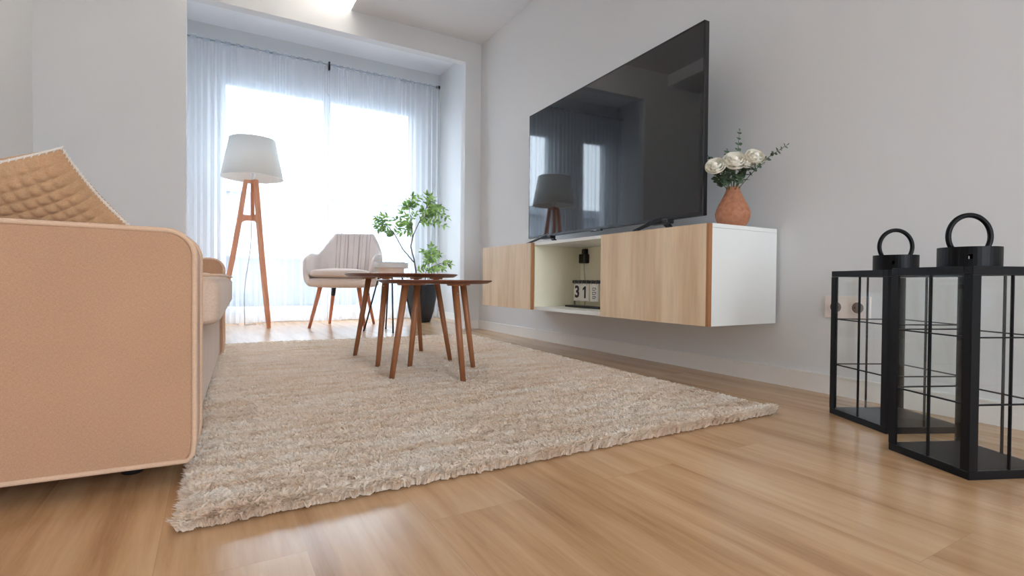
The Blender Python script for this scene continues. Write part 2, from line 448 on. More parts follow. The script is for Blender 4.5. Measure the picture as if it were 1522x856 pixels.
# ------------------------------------------------------------------ curtains
CYp, RZ = 5.28, 2.505
def curtain(x0, x1, seed, label):
    rnd = random.Random(seed)
    t = thing('sheer_curtain', label, 'curtain', ((x0+x1)/2, CYp, 0), 0, 'sheer curtains across the bay window')
    nx, nz = int(340*(x1-x0)), 30; KN = int(26*(x1-x0))
    ph = []; a = 0
    freqs = [rnd.uniform(0.7, 1.5) for _ in range(40)]
    xs = []
    for i in range(nx+1):
        s = i/nx; k = s*30
        a += freqs[int(k)]*0.31*(0.6 if x1-x0 > 1.5 else 1.0)*(1.6 if x1-x0 > 1.5 else 1.0)
        xs.append(a)
    verts = []; z0, z1 = 0.012, RZ-0.012
    for j in range(nz+1):
        z = z0+(z1-z0)*j/nz; q = 1-(j/nz)
        for i in range(nx+1):
            s = i/nx
            amp = (0.007+0.010*q)*(0.6+0.4*math.sin(s*23+seed))
            y = amp*math.sin(xs[i]) + 0.006*math.sin(xs[i]*0.37+z*2.1+seed)*q
            x = x0+(x1-x0)*s + 0.004*math.sin(xs[i]*2)*q - (x0+x1)/2
            zz = z + (0.006*math.sin(s*14+seed) if j == 0 else 0)
            verts.append((x, y, zz))
    W = nx+1
    faces = [(j*W+i, j*W+i+1, (j+1)*W+i+1, (j+1)*W+i) for j in range(nz) for i in range(nx)]
    me = bpy.data.meshes.new('panel'); me.from_pydata(verts, [], faces)
    link('panel', me, 'sheer_voile', t, True)
    # heading tabs wrap over the rod
    x = x0+0.02
    while x < x1-0.03:
        w_ = rnd.uniform(0.025, 0.05); hd = B()
        prof = []
        for k in range(13):
            an = PI*k/12
            prof.append((-0.014*math.cos(an), RZ+0.003+0.014*math.sin(an)))
        prof = [(-0.014, RZ-0.03)]+prof+[(0.014, RZ-0.03)]
        for k in range(len(prof)-1):
            (ya, za), (yb, zb) = prof[k], prof[k+1]
            xa = x-(x0+x1)/2
            v = [hd.verts.new(p) for p in ((xa, ya, za), (xa+w_, ya, za), (xa+w_, yb, zb), (xa, yb, zb))]
            hd.faces.new(v)
        x += w_+rnd.uniform(0.025, 0.055)
        obj('tab', hd, 'sheer_voile', t)
curtain(AX0+0.04, 0.977, 3, 'left white sheer curtain hanging behind the floor lamp')
curtain(0.983, AX1-0.06, 5, 'right white sheer curtain hanging behind the potted plant')
rod = thing('curtain_rod', 'thin grey curtain rod across the top of the bay', 'curtain rod', (1.0, CYp, RZ))
bm = B(); tube(bm, [(AX0+0.02-1.0, 0, 0), (2.105-1.0, 0, 0)], 0.0075, 10); obj('pole', bm, 'rod_grey', rod)
bm = B(); tube(bm, [(1.095, 0, 0), (1.115, 0, 0), (1.122, 0, 0), (1.137, 0, 0)], [0.009, 0.012, 0.021, 0.021], 14); f = obj('finial', bm, 'matte_black', rod); f['label'] = 'black end cap'
bm = B(); box(bm, -0.022, -0.006, -0.018, 0.012, -0.055, 0.026, 0.003); box(bm, -0.022, -0.006, 0.012, 0.14, 0.008, 0.02, 0.002)
f = obj('bracket', bm, 'matte_black', rod); f['label'] = 'black centre bracket'

# ------------------------------------------------------------------ rug
def rug():
    NL, NR, FR, FL = (-0.047,0.982), (1.535,0.985), (1.64,3.43), (0.01,3.52)
    t = thing('rug', 'thick cream wool rug with beige streaks under the round coffee tables', 'rug', (0.8, 2.2, 0))
    def P(u, v):
        x = (1-u)*(1-v)*NL[0]+u*(1-v)*NR[0]+u*v*FR[0]+(1-u)*v*FL[0]
        y = (1-u)*(1-v)*NL[1]+u*(1-v)*NR[1]+u*v*FR[1]+(1-u)*v*FL[1]
        return x-0.8, y-2.2
    bm = B()
    e = 0.003
    lo = [P(e,e), P(1-e,e), P(1-e,1-e), P(e,1-e)]
    a = [bm.verts.new((x,y,0.001)) for x,y in lo]; b_ = [bm.verts.new((x,y,0.0075)) for x,y in lo]
    for k in range(4): bm.faces.new((a[k], a[(k+1)%4], b_[(k+1)%4], b_[k]))
    bm.faces.new(a[::-1]); bm.faces.new(b_)
    f = obj('backing', bm, 'rug_backing', t); f['label'] = 'brown woven backing at the edge'
    # clumpy wool surface
    nx, ny = 300, 460
    U, V = np.meshgrid(np.linspace(0,1,nx), np.linspace(0,1,ny))
    X, Y = P(U, V)
    rs = np.random.RandomState(3)
    def vnoise(cx, cy, sx, sy):
        g = rs.rand(cy+2, cx+2); gx = U*cx; gy = V*cy
        ix = np.minimum(gx.astype(int), cx-1); iy = np.minimum(gy.astype(int), cy-1); fx = gx-ix; fy = gy-iy
        fx = fx*fx*(3-2*fx); fy = fy*fy*(3-2*fy)
        return (g[iy,ix]*(1-fx)+g[iy,ix+1]*fx)*(1-fy)+(g[iy+1,ix]*(1-fx)+g[iy+1,ix+1]*fx)*fy
    hgt = 0.010 + 0.004*vnoise(120,200,1,1) + 0.0035*vnoise(290,440,1,1) + 0.0055*vnoise(14,95,1,1)
    edge = np.minimum(np.minimum(U*1.58,(1-U)*1.58), np.minimum(V*2.45,(1-V)*2.45))
    sm = np.clip(edge/0.025, 0, 1); hgt = 0.009+(hgt-0.009)*sm*sm*(3-2*sm)
    hgt = np.where(edge < 0.004, 0.004, np.where(edge < 0.009, 0.009, hgt))
    co = np.stack([X, Y, hgt], -1).reshape(-1, 3)
    idx = np.arange(nx*ny).reshape(ny, nx)
    F = np.stack([idx[:-1,:-1], idx[:-1,1:], idx[1:,1:], idx[1:,:-1]], -1).reshape(-1, 4)
    # fibres : bent three-sided tufts
    n = 300000
    # more of them towards the near half where one can see single tufts
    v = rs.rand(n)**1.7; u = rs.rand(n)
    ne = 20000
    u[:ne] = rs.rand(ne); v[:ne] = rs.rand(ne)*0.005
    u[ne:ne+3000] = 1-rs.rand(3000)*0.007; u[ne+3000:ne+6000] = rs.rand(3000)*0.006
    x, y = P(u, v)
    ed = v < 0.006
    y = np.where(ed, y-0.003-0.0035*(np.sin(x*173+2*np.sin(x*67))+0.6*np.sin(x*411+np.sin(x*97)*3)), y)
    ui = (u*(nx-1)).astype(int); vi = (v*(ny-1)).astype(int)
    gz = hgt[vi, ui]
    ang = rs.rand(n)*2*PI; w_ = (0.0018+0.0024*rs.rand(n))*np.where(v < 0.006, 0.95, 1.0)
    L = (0.007+0.007*rs.rand(n))*np.where(v < 0.006, 0.6+1.1*rs.rand(n), 1.0)
    # clumps lean the same way
    ca = np.sin(x*37+np.sin(y*51)*2)*PI + rs.randn(n)*np.where(v < 0.03, 3.0, 0.7)
    lean = 0.45+0.5*rs.rand(n)
    out_x = np.where(u > 0.993, 0.9, np.where(u < 0.007, -0.9, 0)); out_y = np.where(v < 0.005, -0.45, 0)
    dx = np.cos(ca)*lean*L + out_x*L*0.5; dy = np.sin(ca)*lean*L + out_y*L*0.5
    px_, py_ = np.cos(ang)*w_, np.sin(ang)*w_
    gz = np.where(ed, gz+0.007*rs.rand(n)+0.001, gz); z0 = gz-0.003
    fl = np.where(edge[vi,ui] < 0.006, 1.0, 1.0)
    v0 = np.stack([x-px_, y-py_, z0], -1); v1 = np.stack([x+px_, y+py_, z0], -1)
    v2 = np.stack([x+dx*0.45+px_*0.9, y+dy*0.45+py_*0.9, gz+L*0.6*fl], -1); v3 = np.stack([x+dx*0.45-px_*0.9, y+dy*0.45-py_*0.9, gz+L*0.6*fl], -1)
    v4 = np.stack([x+dx, y+dy, gz+L*0.8*fl], -1)
    T = np.stack([v0,v1,v2,v3,v4], 1).reshape(-1,3)
    base = len(co)+np.arange(n)*5
    Q = np.stack([base,base+1,base+2,base+3], -1); Tt = np.stack([base+3,base+2,base+4], -1)
    allv = np.concatenate([co, T]).astype(np.float32)
    loops = np.concatenate([F.ravel(), Q.ravel(), Tt.ravel()]).astype(np.int32)
    nq = len(F)+len(Q)
    tot = np.concatenate([np.full(nq, 4), np.full(len(Tt), 3)]).astype(np.int32)
    start = np.concatenate([[0], np.cumsum(tot)[:-1]]).astype(np.int32)
    me = bpy.data.meshes.new('pile')
    me.vertices.add(len(allv)); me.vertices.foreach_set('co', allv.ravel())
    me.loops.add(len(loops)); me.loops.foreach_set('vertex_index', loops)
    me.polygons.add(len(tot)); me.polygons.foreach_set('loop_start', start)
    me.update(calc_edges=True)
    mi = np.zeros(len(tot), dtype=np.int32); mi[:len(F)] = 1
    o = link('pile', me, ['rug_wool', 'rug_wool_ground'], t); me.polygons.foreach_set('material_index', mi); o['kind'] = 'stuff'
rug()

# ------------------------------------------------------------------ sofa
sofa = thing('sofa', 'tan fabric sofa with piped edges at the left beside the rug', 'sofa', (-0.03,1.213,0), R(-2.7))
def arm_poly(r=0.05, x0=-0.84, x1=0.0, z0=0.045, z1=0.508):
    p = [(x0, z0), (x1-0.012, z0), (x1-0.003, z0+0.012), (x1, z0+0.04)]
    for k in range(13):
        a = (PI/2)*k/12; p.append((x1-r+r*math.cos(a), z1-r-0.004+r*math.sin(a)))
    p += [(x1-0.16, z1-0.002), (x1-0.4, z1+0.001), (x0+0.02, z1), (x0, z1-0.02)]
    return p
def sofa_arm(y0, y1):
    P = arm_poly(); n = len(P)
    cx, cz = -0.42, 0.28
    bm = B()
    secs = []
    for y, s in ((y0, 0), (y0+0.006, 1), (y1-0.006, 1), (y1, 0)):
        ring = []
        for x, z in P:
            k = 0.0 if s else 0.007
            dx, dz = cx-x, cz-z; l = math.hypot(dx, dz)
            ring.append(bm.verts.new((x+dx/l*k, y, z+dz/l*k)))
        secs.append(ring)
    for a, b_ in zip(secs[:-1], secs[1:]):
        for k in range(n): bm.faces.new((a[k], a[(k+1)%n], b_[(k+1)%n], b_[k]))
    bm.faces.new(secs[0][::-1]); bm.faces.new(secs[-1])
    o = obj('arm', bm, 'sofa_fabric', sofa)
    for yy in (y0+0.001, y1-0.001):
        bm = B(); tube(bm, [(x, yy, z) for x, z in P], 0.0052, 8, closed=True)
        obj('piping', bm, 'piping_fabric', o, True)
SL = 1.80
sofa_arm(0, 0.15); sofa_arm(SL-0.15, SL)
bm = B(); box(bm, -0.83, -0.015, 0.152, SL-0.152, 0.045, 0.285, 0.012, 3); obj('seat_base', bm, 'seat_fabric_lit', sofa)
bm = B(); box(bm, -0.85, -0.68, 0.152, SL-0.152, 0.2, 0.70, 0.03, 4); obj('backrest', bm, 'sofa_fabric', sofa)
def nose(P):
    return P
for k in range(2):
    y0 = 0.158+k*0.744; y1 = y0+0.738
    M = Matrix.Translation((-0.31, (y0+y1)/2, 0.362))
    def dsp(p):
        q = p.copy()
        bul = (1-min(1, abs(q.x/0.37)**3))*(1-min(1, abs(q.y/0.369)**3))
        q.z += 0.014*bul*(1 if q.z > 0 else 0.0)
        if q.z > 0 and q.x > 0.24: q.z -= (q.x-0.24)*0.14
        return q
    bm = B(); superell(bm, 0.350, 0.369, 0.066, 0.2, 0.1, 96, 28, M, dsp)
    cu = obj('seat_cushion', bm, 'seat_fabric_lit', sofa, True)
    bm = B()
    pts = []
    for i in range(72):
        th = 2*PI*i/72
        pts.append((-0.31+0.348*spow(math.cos(th),0.1), (y0+y1)/2+0.367*spow(math.sin(th),0.1), 0.362+0.056))
    tube(bm, pts, 0.004, 6, closed=True)
    obj('piping', bm, 'piping_fabric', cu, True)
    M = Matrix.Translation((-0.62, (y0+y1)/2, 0.55)) @ Matrix.Rotation(R(-10), 4, 'Y')
    bm = B(); superell(bm, 0.075, 0.365, 0.17, 0.4, 0.4, 48, 20, M); obj('back_cushion', bm, 'sofa_fabric', sofa, True)
for x, y in ((-0.12,0.12),(-0.12,SL-0.12),(-0.78,0.06),(-0.78,SL-0.06)):
    bm = B(); lathe(bm, [(0.018,0),(0.02,0.003),(0.024,0.05)], 16, (x, y)); obj('foot', bm, 'matte_black', sofa, True)

# waffle pillow leaning behind the near arm
def pillow():
    t = thing('pillow', 'tan waffle knit pillow with white stitched edge leaning behind the sofa arm', 'pillow', (-0.42, 1.62, 0.545))
    n = 132; S = 0.225; bms = []
    def shape(u, v, side):
        # u,v -1..1
        e = (1-abs(u)**5)*(1-abs(v)**5)
        pin = 1-0.06*(1-abs(v)**2)*abs(u)**4
        piv = 1-0.06*(1-abs(u)**2)*abs(v)**4
        w = 0.062*max(0, (1-abs(u)**2.6)*(1-abs(v)**2.6))**0.55
        cell = abs(math.sin(u*PI*9))*abs(math.sin(v*PI*6))
        w2 = w + (0.0075*cell**0.8-0.003)*0.75*min(1, e*1.4)
        return Vector((u*S*pin, side*w2, v*0.152*piv))
    M = Matrix.Translation((0.0,0.0,0.0)) @ Matrix.Rotation(R(52),4,'X') @ Matrix.Rotation(R(-24),4,'Y')
    bm = B(); grid = {}
    for side in (-1, 1):
        for j in range(n+1):
            for i in range(n+1):
                if side == 1 and (i in (0,n) or j in (0,n)): grid[(side,i,j)] = grid[(-1,i,j)]; continue
                u, v = -1+2*i/n, -1+2*j/n
                grid[(side,i,j)] = bm.verts.new(M @ shape(u, v, side))
    for side in (-1, 1):
        for j in range(n):
            for i in range(n):
                f = [grid[(side,i,j)], grid[(side,i+1,j)], grid[(side,i+1,j+1)], grid[(side,i,j+1)]]
                bm.faces.new(f)
    obj('cover', bm, 'pillow_knit', t, True)
    # white blanket stitch round the seam
    bm = B()
    per = []
    K = 60
    for k in range(4*K):
        s = k // K; f = -1+2*(k % K)/K
        u, v = ((f,-1),(1,f),(-f,1),(-1,-f))[s]
        per.append(M @ (shape(u*0.999, v*0.999, -1)))
    c = Vector((0,0,0))
    tube(bm, per, 0.0028, 5, closed=True)
    for k in range(0, 4*K, 2):
        p = per[k]; d = (c-p).normalized(); nrm = M.to_3x3() @ Vector((0,1,0))
        tube(bm, [p+nrm*0.005+d*0.004, p+d*-0.004, p-nrm*0.005+d*0.004], 0.0016, 4)
    f = obj('stitching', bm, 'pillow_trim', t, True); f['label'] = 'white stitched edge'
    return t
pillow()

# ------------------------------------------------------------------ coffee tables
def coffee_table(c, feet, top_r, z_top, thick, rz, label, angs=None, foot_z=0.016):
    t = thing('coffee_table', label, 'coffee table', (c[0], c[1], foot_z), rz, 'round wooden coffee tables on the rug')
    zt = z_top-foot_z
    bm = B()
    lathe(bm, [(top_r-0.055, zt-thick), (top_r-0.02, zt-thick+0.002), (top_r-0.003, zt-0.006), (top_r, zt-0.003), (top_r-0.002, zt-0.0005), (top_r-0.006, zt)], 96)
    obj('tabletop', bm, 'walnut_top', t)
    Mi = Matrix.Rotation(-rz, 4, 'Z')
    for fx, fy in feet:
        p = Mi @ Vector((fx-c[0], fy-c[1], 0))
        tp = Vector((p.x*0.70, p.y*0.70, zt-thick))
        bm = B(); tube(bm, [p, p.lerp(tp, 0.5), tp], [0.0105, 0.0125, 0.0145], 14)
        lg = obj('leg', bm, 'walnut_leg', t, True)
        # flatten the foot on the rug and the head under the top
        for v in lg.data.vertices:
            if v.co.z < 0.02: v.co.z = 0.0 if v.co.z < 0.004 else v.co.z
        bm = B(); lathe(bm, [(0.030, zt-thick-0.007), (0.034, zt-thick-0.001), (0.034, zt-thick)], 20, (tp.x, tp.y)); obj('mounting_plate', bm, 'walnut_leg', t)
        d = Vector((p.x, p.y, 0)).normalized()
        bm = B(); cpt = tp.lerp(p, 0.10)+d*0.0135
        superell(bm, 0.0035,0.0035,0.0035,1,1,10,6,Matrix.Translation(cpt)); f = obj('screw', bm, 'grey_metal', lg, True); f['label'] = 'small metal screw cap'
    return t
coffee_table((0.815,2.488), [(0.629,2.67),(0.642,2.296),(0.99,2.684),(0.998,2.303)], 0.275, 0.442, 0.018, 0.0,
             'larger taller round walnut coffee table, the one farther back on the rug')
coffee_table((0.807,2.024), [(0.61,1.985),(0.769,2.231),(0.839,1.809),(1.009,2.072)], 0.237, 0.413, 0.016, R(20),
             'smaller lower round walnut coffee table, the nearer one on the rug')

# ------------------------------------------------------------------ floor lamp
def floor_lamp():
    c = Vector((0.304, 5.017, 0)); a0 = math.atan2(c.y, c.x)
    t = thing('floor_lamp', 'wooden tripod floor lamp with white drum shade by the left curtain', 'floor lamp', c)
    vd = Vector((0.09,0.996,0)); lt = Vector((0.996,-0.09,0))
    dirs = [-lt, lt*0.5-vd*0.866, lt*0.5+vd*0.866]
    r0, r1, zt = 0.262, 0.052, 1.262
    for d in dirs:
        side = Vector((-d.y, d.x, 0))
        bm = B()
        # flat board leg : shaped with a slight bow
        N_ = 14; ring = []
        for i in range(N_+1):
            s = i/N_; z = zt*s; r = r0+(r1-r0)*s + 0.012*math.sin(PI*s)*(-1)
            w_ = 0.030+0.012*math.sin(PI*min(1, s*0.9))
            th = 0.026+0.004*s
            ctr = d*r+Vector((0,0,z))
            ring.append([bm.verts.new(ctr+side*sx*th/2+d*sy*w_/2) for sx, sy in ((-1,-1),(1,-1),(1,1),(-1,1))])
        for a, b_ in zip(ring[:-1], ring[1:]):
            for k in range(4): bm.faces.new((a[k], a[(k+1)%4], b_[(k+1)%4], b_[k]))
        bm.faces.new(ring[0][::-1]); bm.faces.new(ring[-1])
        bmesh.ops.bevel(bm, geom=[e for e in bm.edges if abs((e.verts[0].co-e.verts[1].co).normalized().z) > 0.8], offset=0.004, segments=2, affect='EDGES')
        lg = obj('leg', bm, 'lamp_wood', t)
        # arched web joining the leg to the centre (lower cross piece with fillets)
        bm = B()
        zl, zh = 0.915, 0.962
        rl = r0+(r1-r0)*(zl/zt)-0.02
        pts = [(0.0, zh), (rl-0.035, zh)]
        for k in range(7):
            a = PI/2*k/6; pts.append((rl-0.035+0.035*math.sin(a), zh+0.035-0.035*math.cos(a)))
        pts += [(rl+0.02, zh+0.035), (rl+0.028, zl-0.075)]
        for k in range(9):
            a = PI/2*k/8; pts.append((rl-0.055+0.055*math.cos(a)+0.005, zl-0.055+0.055*math.sin(a)))
        pts += [(0.0, zl)]
        Mx = Matrix(((d.x, side.x, 0, 0), (d.y, side.y, 0, 0), (0, 0, 1, 0), (0,0,0,1)))
        prism(bm, pts, -0.012, 0.012, Mx)
        obj('cross_web', bm, 'lamp_wood', t)
        # upper web under the shade
        bm = B(); rr = r1+0.01
        pts = [(0, zt+0.004), (rr, zt+0.004), (rr+0.012, zt-0.06)]
        for k in range(7):
            a = PI/2*k/6; pts.append((rr-0.02+0.02*math.cos(a)-0.002, zt-0.045+0.02*math.sin(a)))
        pts += [(0, zt-0.025)]
        prism(bm, pts, -0.013, 0.013, Mx); obj('top_web', bm, 'lamp_wood', t)
    bm = B(); tube(bm, [(0,0,0.95),(0,0,zt)], 0.016, 14); obj('centre_post', bm, 'lamp_wood', t, True)
    bm = B(); lathe(bm, [(0.013,zt),(0.013,zt+0.03),(0.019,zt+0.035),(0.019,zt+0.085),(0.016,zt+0.09)], 16); obj('bulb_socket', bm, 'white_plastic', t, True)
    bm = B(); lathe(bm, [(0.012,zt+0.088),(0.015,zt+0.10),(0.03,zt+0.135),(0.03,zt+0.155),(0.018,zt+0.18),(0.0,zt+0.186)], 18); obj('bulb', bm, 'bulb_glass', t, True)
    zb, zs = 1.285, 1.615
    bm = B()
    seg = 72; prof = [(0.246,zb),(0.183,zs),(0.181,zs),(0.244,zb)]
    rings = [[bm.verts.new((r*math.cos(2*PI*k/seg), r*math.sin(2*PI*k/seg), z)) for k in range(seg)] for r, z in prof]
    for i in range(4):
        a, b_ = rings[i], rings[(i+1)%4]
        for k in range(seg):
            f = bm.faces.new((a[k], a[(k+1)%seg], b_[(k+1)%seg], b_[k])); f.material_index = 1 if i == 2 else 0; f.smooth = i in (0,2)
    sh = obj('lamp_shade', bm, ['lamp_linen','shade_lining'], t); sh['label'] = 'off white tapered drum shade'
    for z, r in ((zb,0.245),(zs,0.182)):
        bm = B(); tube(bm, [(r*math.cos(2*PI*k/72), r*math.sin(2*PI*k/72), z) for k in range(72)], 0.003, 6, closed=True); obj('rim', bm, 'lamp_linen', sh, True)
    bm = B(); tube(bm, [(-0.181,0,zs-0.005),(0.181,0,zs-0.005)], 0.002, 6); tube(bm, [(0,-0.181,zs-0.005),(0,0.181,zs-0.005)], 0.002, 6)
    tube(bm, [(0,0,zt+0.08),(0,0,zs-0.005)], 0.002, 6); obj('shade_carrier', bm, 'grey_metal', sh)
    # cord hanging from the web then to the floor
    bm = B(); pts = []
    for k in range(31):
        s = k/30
        pts.append((-0.012-0.05*s+0.012*math.sin(s*7), 0.0+0.07*s, 0.93*(1-s)+0.006*s))
    pts += [(-0.02,0.13,0.005),(0.04,0.16,0.005)]
    tube(bm, pts, 0.0035, 6); f = obj('cord', bm, 'cord_grey', t, True); f['label'] = 'thin grey cord'
floor_lamp()

# ------------------------------------------------------------------ armchair
def armchair():
    t = thing('armchair', 'pale blush upholstered tub armchair with splayed wooden legs before the curtain', 'armchair', (1.02,4.70,0), R(-27))
    # U path : left arm front -> back -> right arm front
    path = []
    NS, NC = 10, 44
    hx, yb = 0.292, 0.045
    for i in range(NS): path.append((-1.0, -0.235+(yb+0.235)*i/NS, 0.0))
    for i in range(NC+1):
        a = PI-PI*i/NC
        path.append((spow(math.cos(a),0.62), yb+0.215*spow(math.sin(a),0.62), math.sin(a)))
    for i in range(NS): path.append((1.0, yb-(yb+0.235)*(i+1)/NS, 0.0))
    n = len(path)
    def height(k):
        X, y, s = path[k]
        base = 0.640
        if y < yb:   # arm
            q = (yb-y)/(yb+0.235)
            return base-0.055*q**3.0
        ax = abs(X)
        if ax > 0.985: return base
        return base+0.208*max(0, min(1, (0.985-ax)/0.36))**0.85
    secs = []
    for k in range(n):
        X, y, s = path[k]; h = height(k); ring = []
        back = max(0, min(1, (y-yb)/0.215))
        # (horizontal scale, z) around the section : outer up, over, inner down
        th = 0.13
        sec = [(0.74,0.345),(0.86,0.352),(0.965,0.39),(1.02,0.46),(1.04,0.55*0.5+h*0.5),(1.035,h-0.03),(1.015,h-0.006),(0.975,h+0.003),
               (0.935,h-0.004),(0.905,h-0.028),(0.90,h*0.5+0.24),(0.87,0.46),(0.80,0.415),(0.74,0.40)]
        for q, (sc, z) in enumerate(sec):
            tilt = max(0, z-0.42)*0.22*back
            px = X*hx*sc
            py = (y-yb)*(1-(1-sc)*1.1)+yb if y > yb else y+(0.0 if sc > 0.9 else 0.0)
            if y < yb: # arm fronts slope back towards the top
                f = (yb-y)/(yb+0.235)
                py += f*max(0,(z-0.42))*0.28
            if q >= 9 and q <= 11 and s > 0.35:
                py -= 0.008*abs(math.sin(X*PI*3.6))*back
            ring.append((px, py+tilt, z))
        secs.append(ring)
    bm = B(); V = [[bm.verts.new(p) for p in r] for r in secs]; m_ = len(V[0])
    for k in range(n-1):
        for q in range(m_):
            bm.faces.new((V[k][q], V[k][(q+1)%m_], V[k+1][(q+1)%m_], V[k+1][q]))
    for ring in (V[0][::-1], V[-1]):
        c = bm.verts.new(sum((v.co for v in ring), Vector())/m_ + Vector((0,-0.022,0)))
        for q in range(m_): bm.faces.new((ring[q], ring[(q+1)%m_], c))
    sh = obj('shell', bm, 'chair_fabric', t, True)
    sub = sh.modifiers.new('sub', 'SUBSURF'); sub.levels = 1; sub.render_levels = 2
    # stitched channels on the inside of the back
    for j in range(-5, 6):
        X = j/9.0*1.0
        best = min(range(n), key=lambda k: abs(path[k][0]-X)+(0 if path[k][1] > yb+0.1 else 9))
        r = secs[best]
        bm = B(); pts = [Vector(r[q])+Vector((0,-0.0015,0)) for q in (8,9,10,11)]
        tube(bm, pts, 0.0022, 5); obj('seam', bm, 'seam_dark', sh, True)
    # seat pan
    bm = B()
    superell(bm, 0.272, 0.262, 0.045, 0.5, 0.42, 64, 18, Matrix.Translation((0,-0.02,0.385)))
    obj('seat_pan', bm, 'chair_cushion_fabric', t, True)
    bm = B()
    superell(bm, 0.248, 0.245, 0.038, 0.55, 0.45, 64, 18, Matrix.Translation((0,-0.052,0.455)) @ Matrix.Rotation(R(-2),4,'X'),
             lambda p: p+Vector((0,0,0.012*(1-min(1,(p.x/0.25)**2))*(1-min(1,(p.y/0.25)**2)) if p.z > 0 else 0)))
    cu = obj('seat_cushion', bm, 'chair_cushion_fabric', t, True)
    bm = B(); pts = []
    for i in range(64):
        th = 2*PI*i/64; pts.append((0.249*spow(math.cos(th),0.45), -0.052+0.246*spow(math.sin(th),0.45), 0.452))
    tube(bm, pts, 0.003, 6, closed=True); obj('piping', bm, 'chair_cushion_fabric', cu, True)
    for fx, fy in ((-0.23,-0.243),(0.23,-0.243),(-0.204,0.243),(0.204,0.243)):
        top = Vector((fx*0.70, fy*0.70, 0.352)); ft = Vector((fx, fy, 0))
        bm = B(); tube(bm, [ft, ft.lerp(top, 0.5), top], [0.0115,0.0155,0.019], 14)
        lg = obj('leg', bm, 'chair_wood', t, True)
        if fy > 0:  # back legs get a black tube over the upper end
            bm = B(); tube(bm, [ft.lerp(top, 0.76), ft.lerp(top, 1.0)], [0.0185,0.0205], 14); f = obj('leg_end_black', bm, 'matte_black', lg, True); f['label'] = 'black upper end of the leg'
armchair()

# ------------------------------------------------------------------ side table
def side_table():
    t = thing('side_table', 'small round tray side table on thin black legs right of the armchair', 'side table', (1.237,4.05,0))
    bm = B()
    r = 0.132
    prof = [(0.0,0.515),(r-0.012,0.515),(r-0.010,0.546),(r-0.004,0.548),(r,0.545),(r,0.512),(r-0.006,0.506),(0.0,0.506)]
    lathe(bm, prof, 64); obj('tray', bm, 'tray_white', t)
    bm = B(); tube(bm, [((r-0.003)*math.cos(2*PI*k/64), (r-0.003)*math.sin(2*PI*k/64), 0.547) for k in range(64)], 0.003, 6, closed=True); obj('tray_rim', bm, 'grey_metal', t, True)
    bm = B(); lathe(bm, [(0.0,0.506),(0.10,0.506),(0.10,0.468),(0.0,0.468)], 48); f = obj('under_tray', bm, 'tray_pale_wood', t); f['label'] = 'pale wooden disc beneath the tray'
    for fx, fy in ((1.055,4.171),(1.268,4.292),(1.217,3.924),(1.43,4.045)):
        p = Vector((fx-1.237, fy-4.05, 0)); tp = Vector((p.x*0.42, p.y*0.42, 0.470))
        bm = B(); tube(bm, [p, tp], 0.0062, 10); lg = obj('leg', bm, 'matte_black', t, True)
        bm = B(); lathe(bm, [(0.008,0),(0.008,0.012),(0.006,0.014)], 10, (p.x,p.y)); obj('foot_cap', bm, 'matte_black', lg)
side_table()

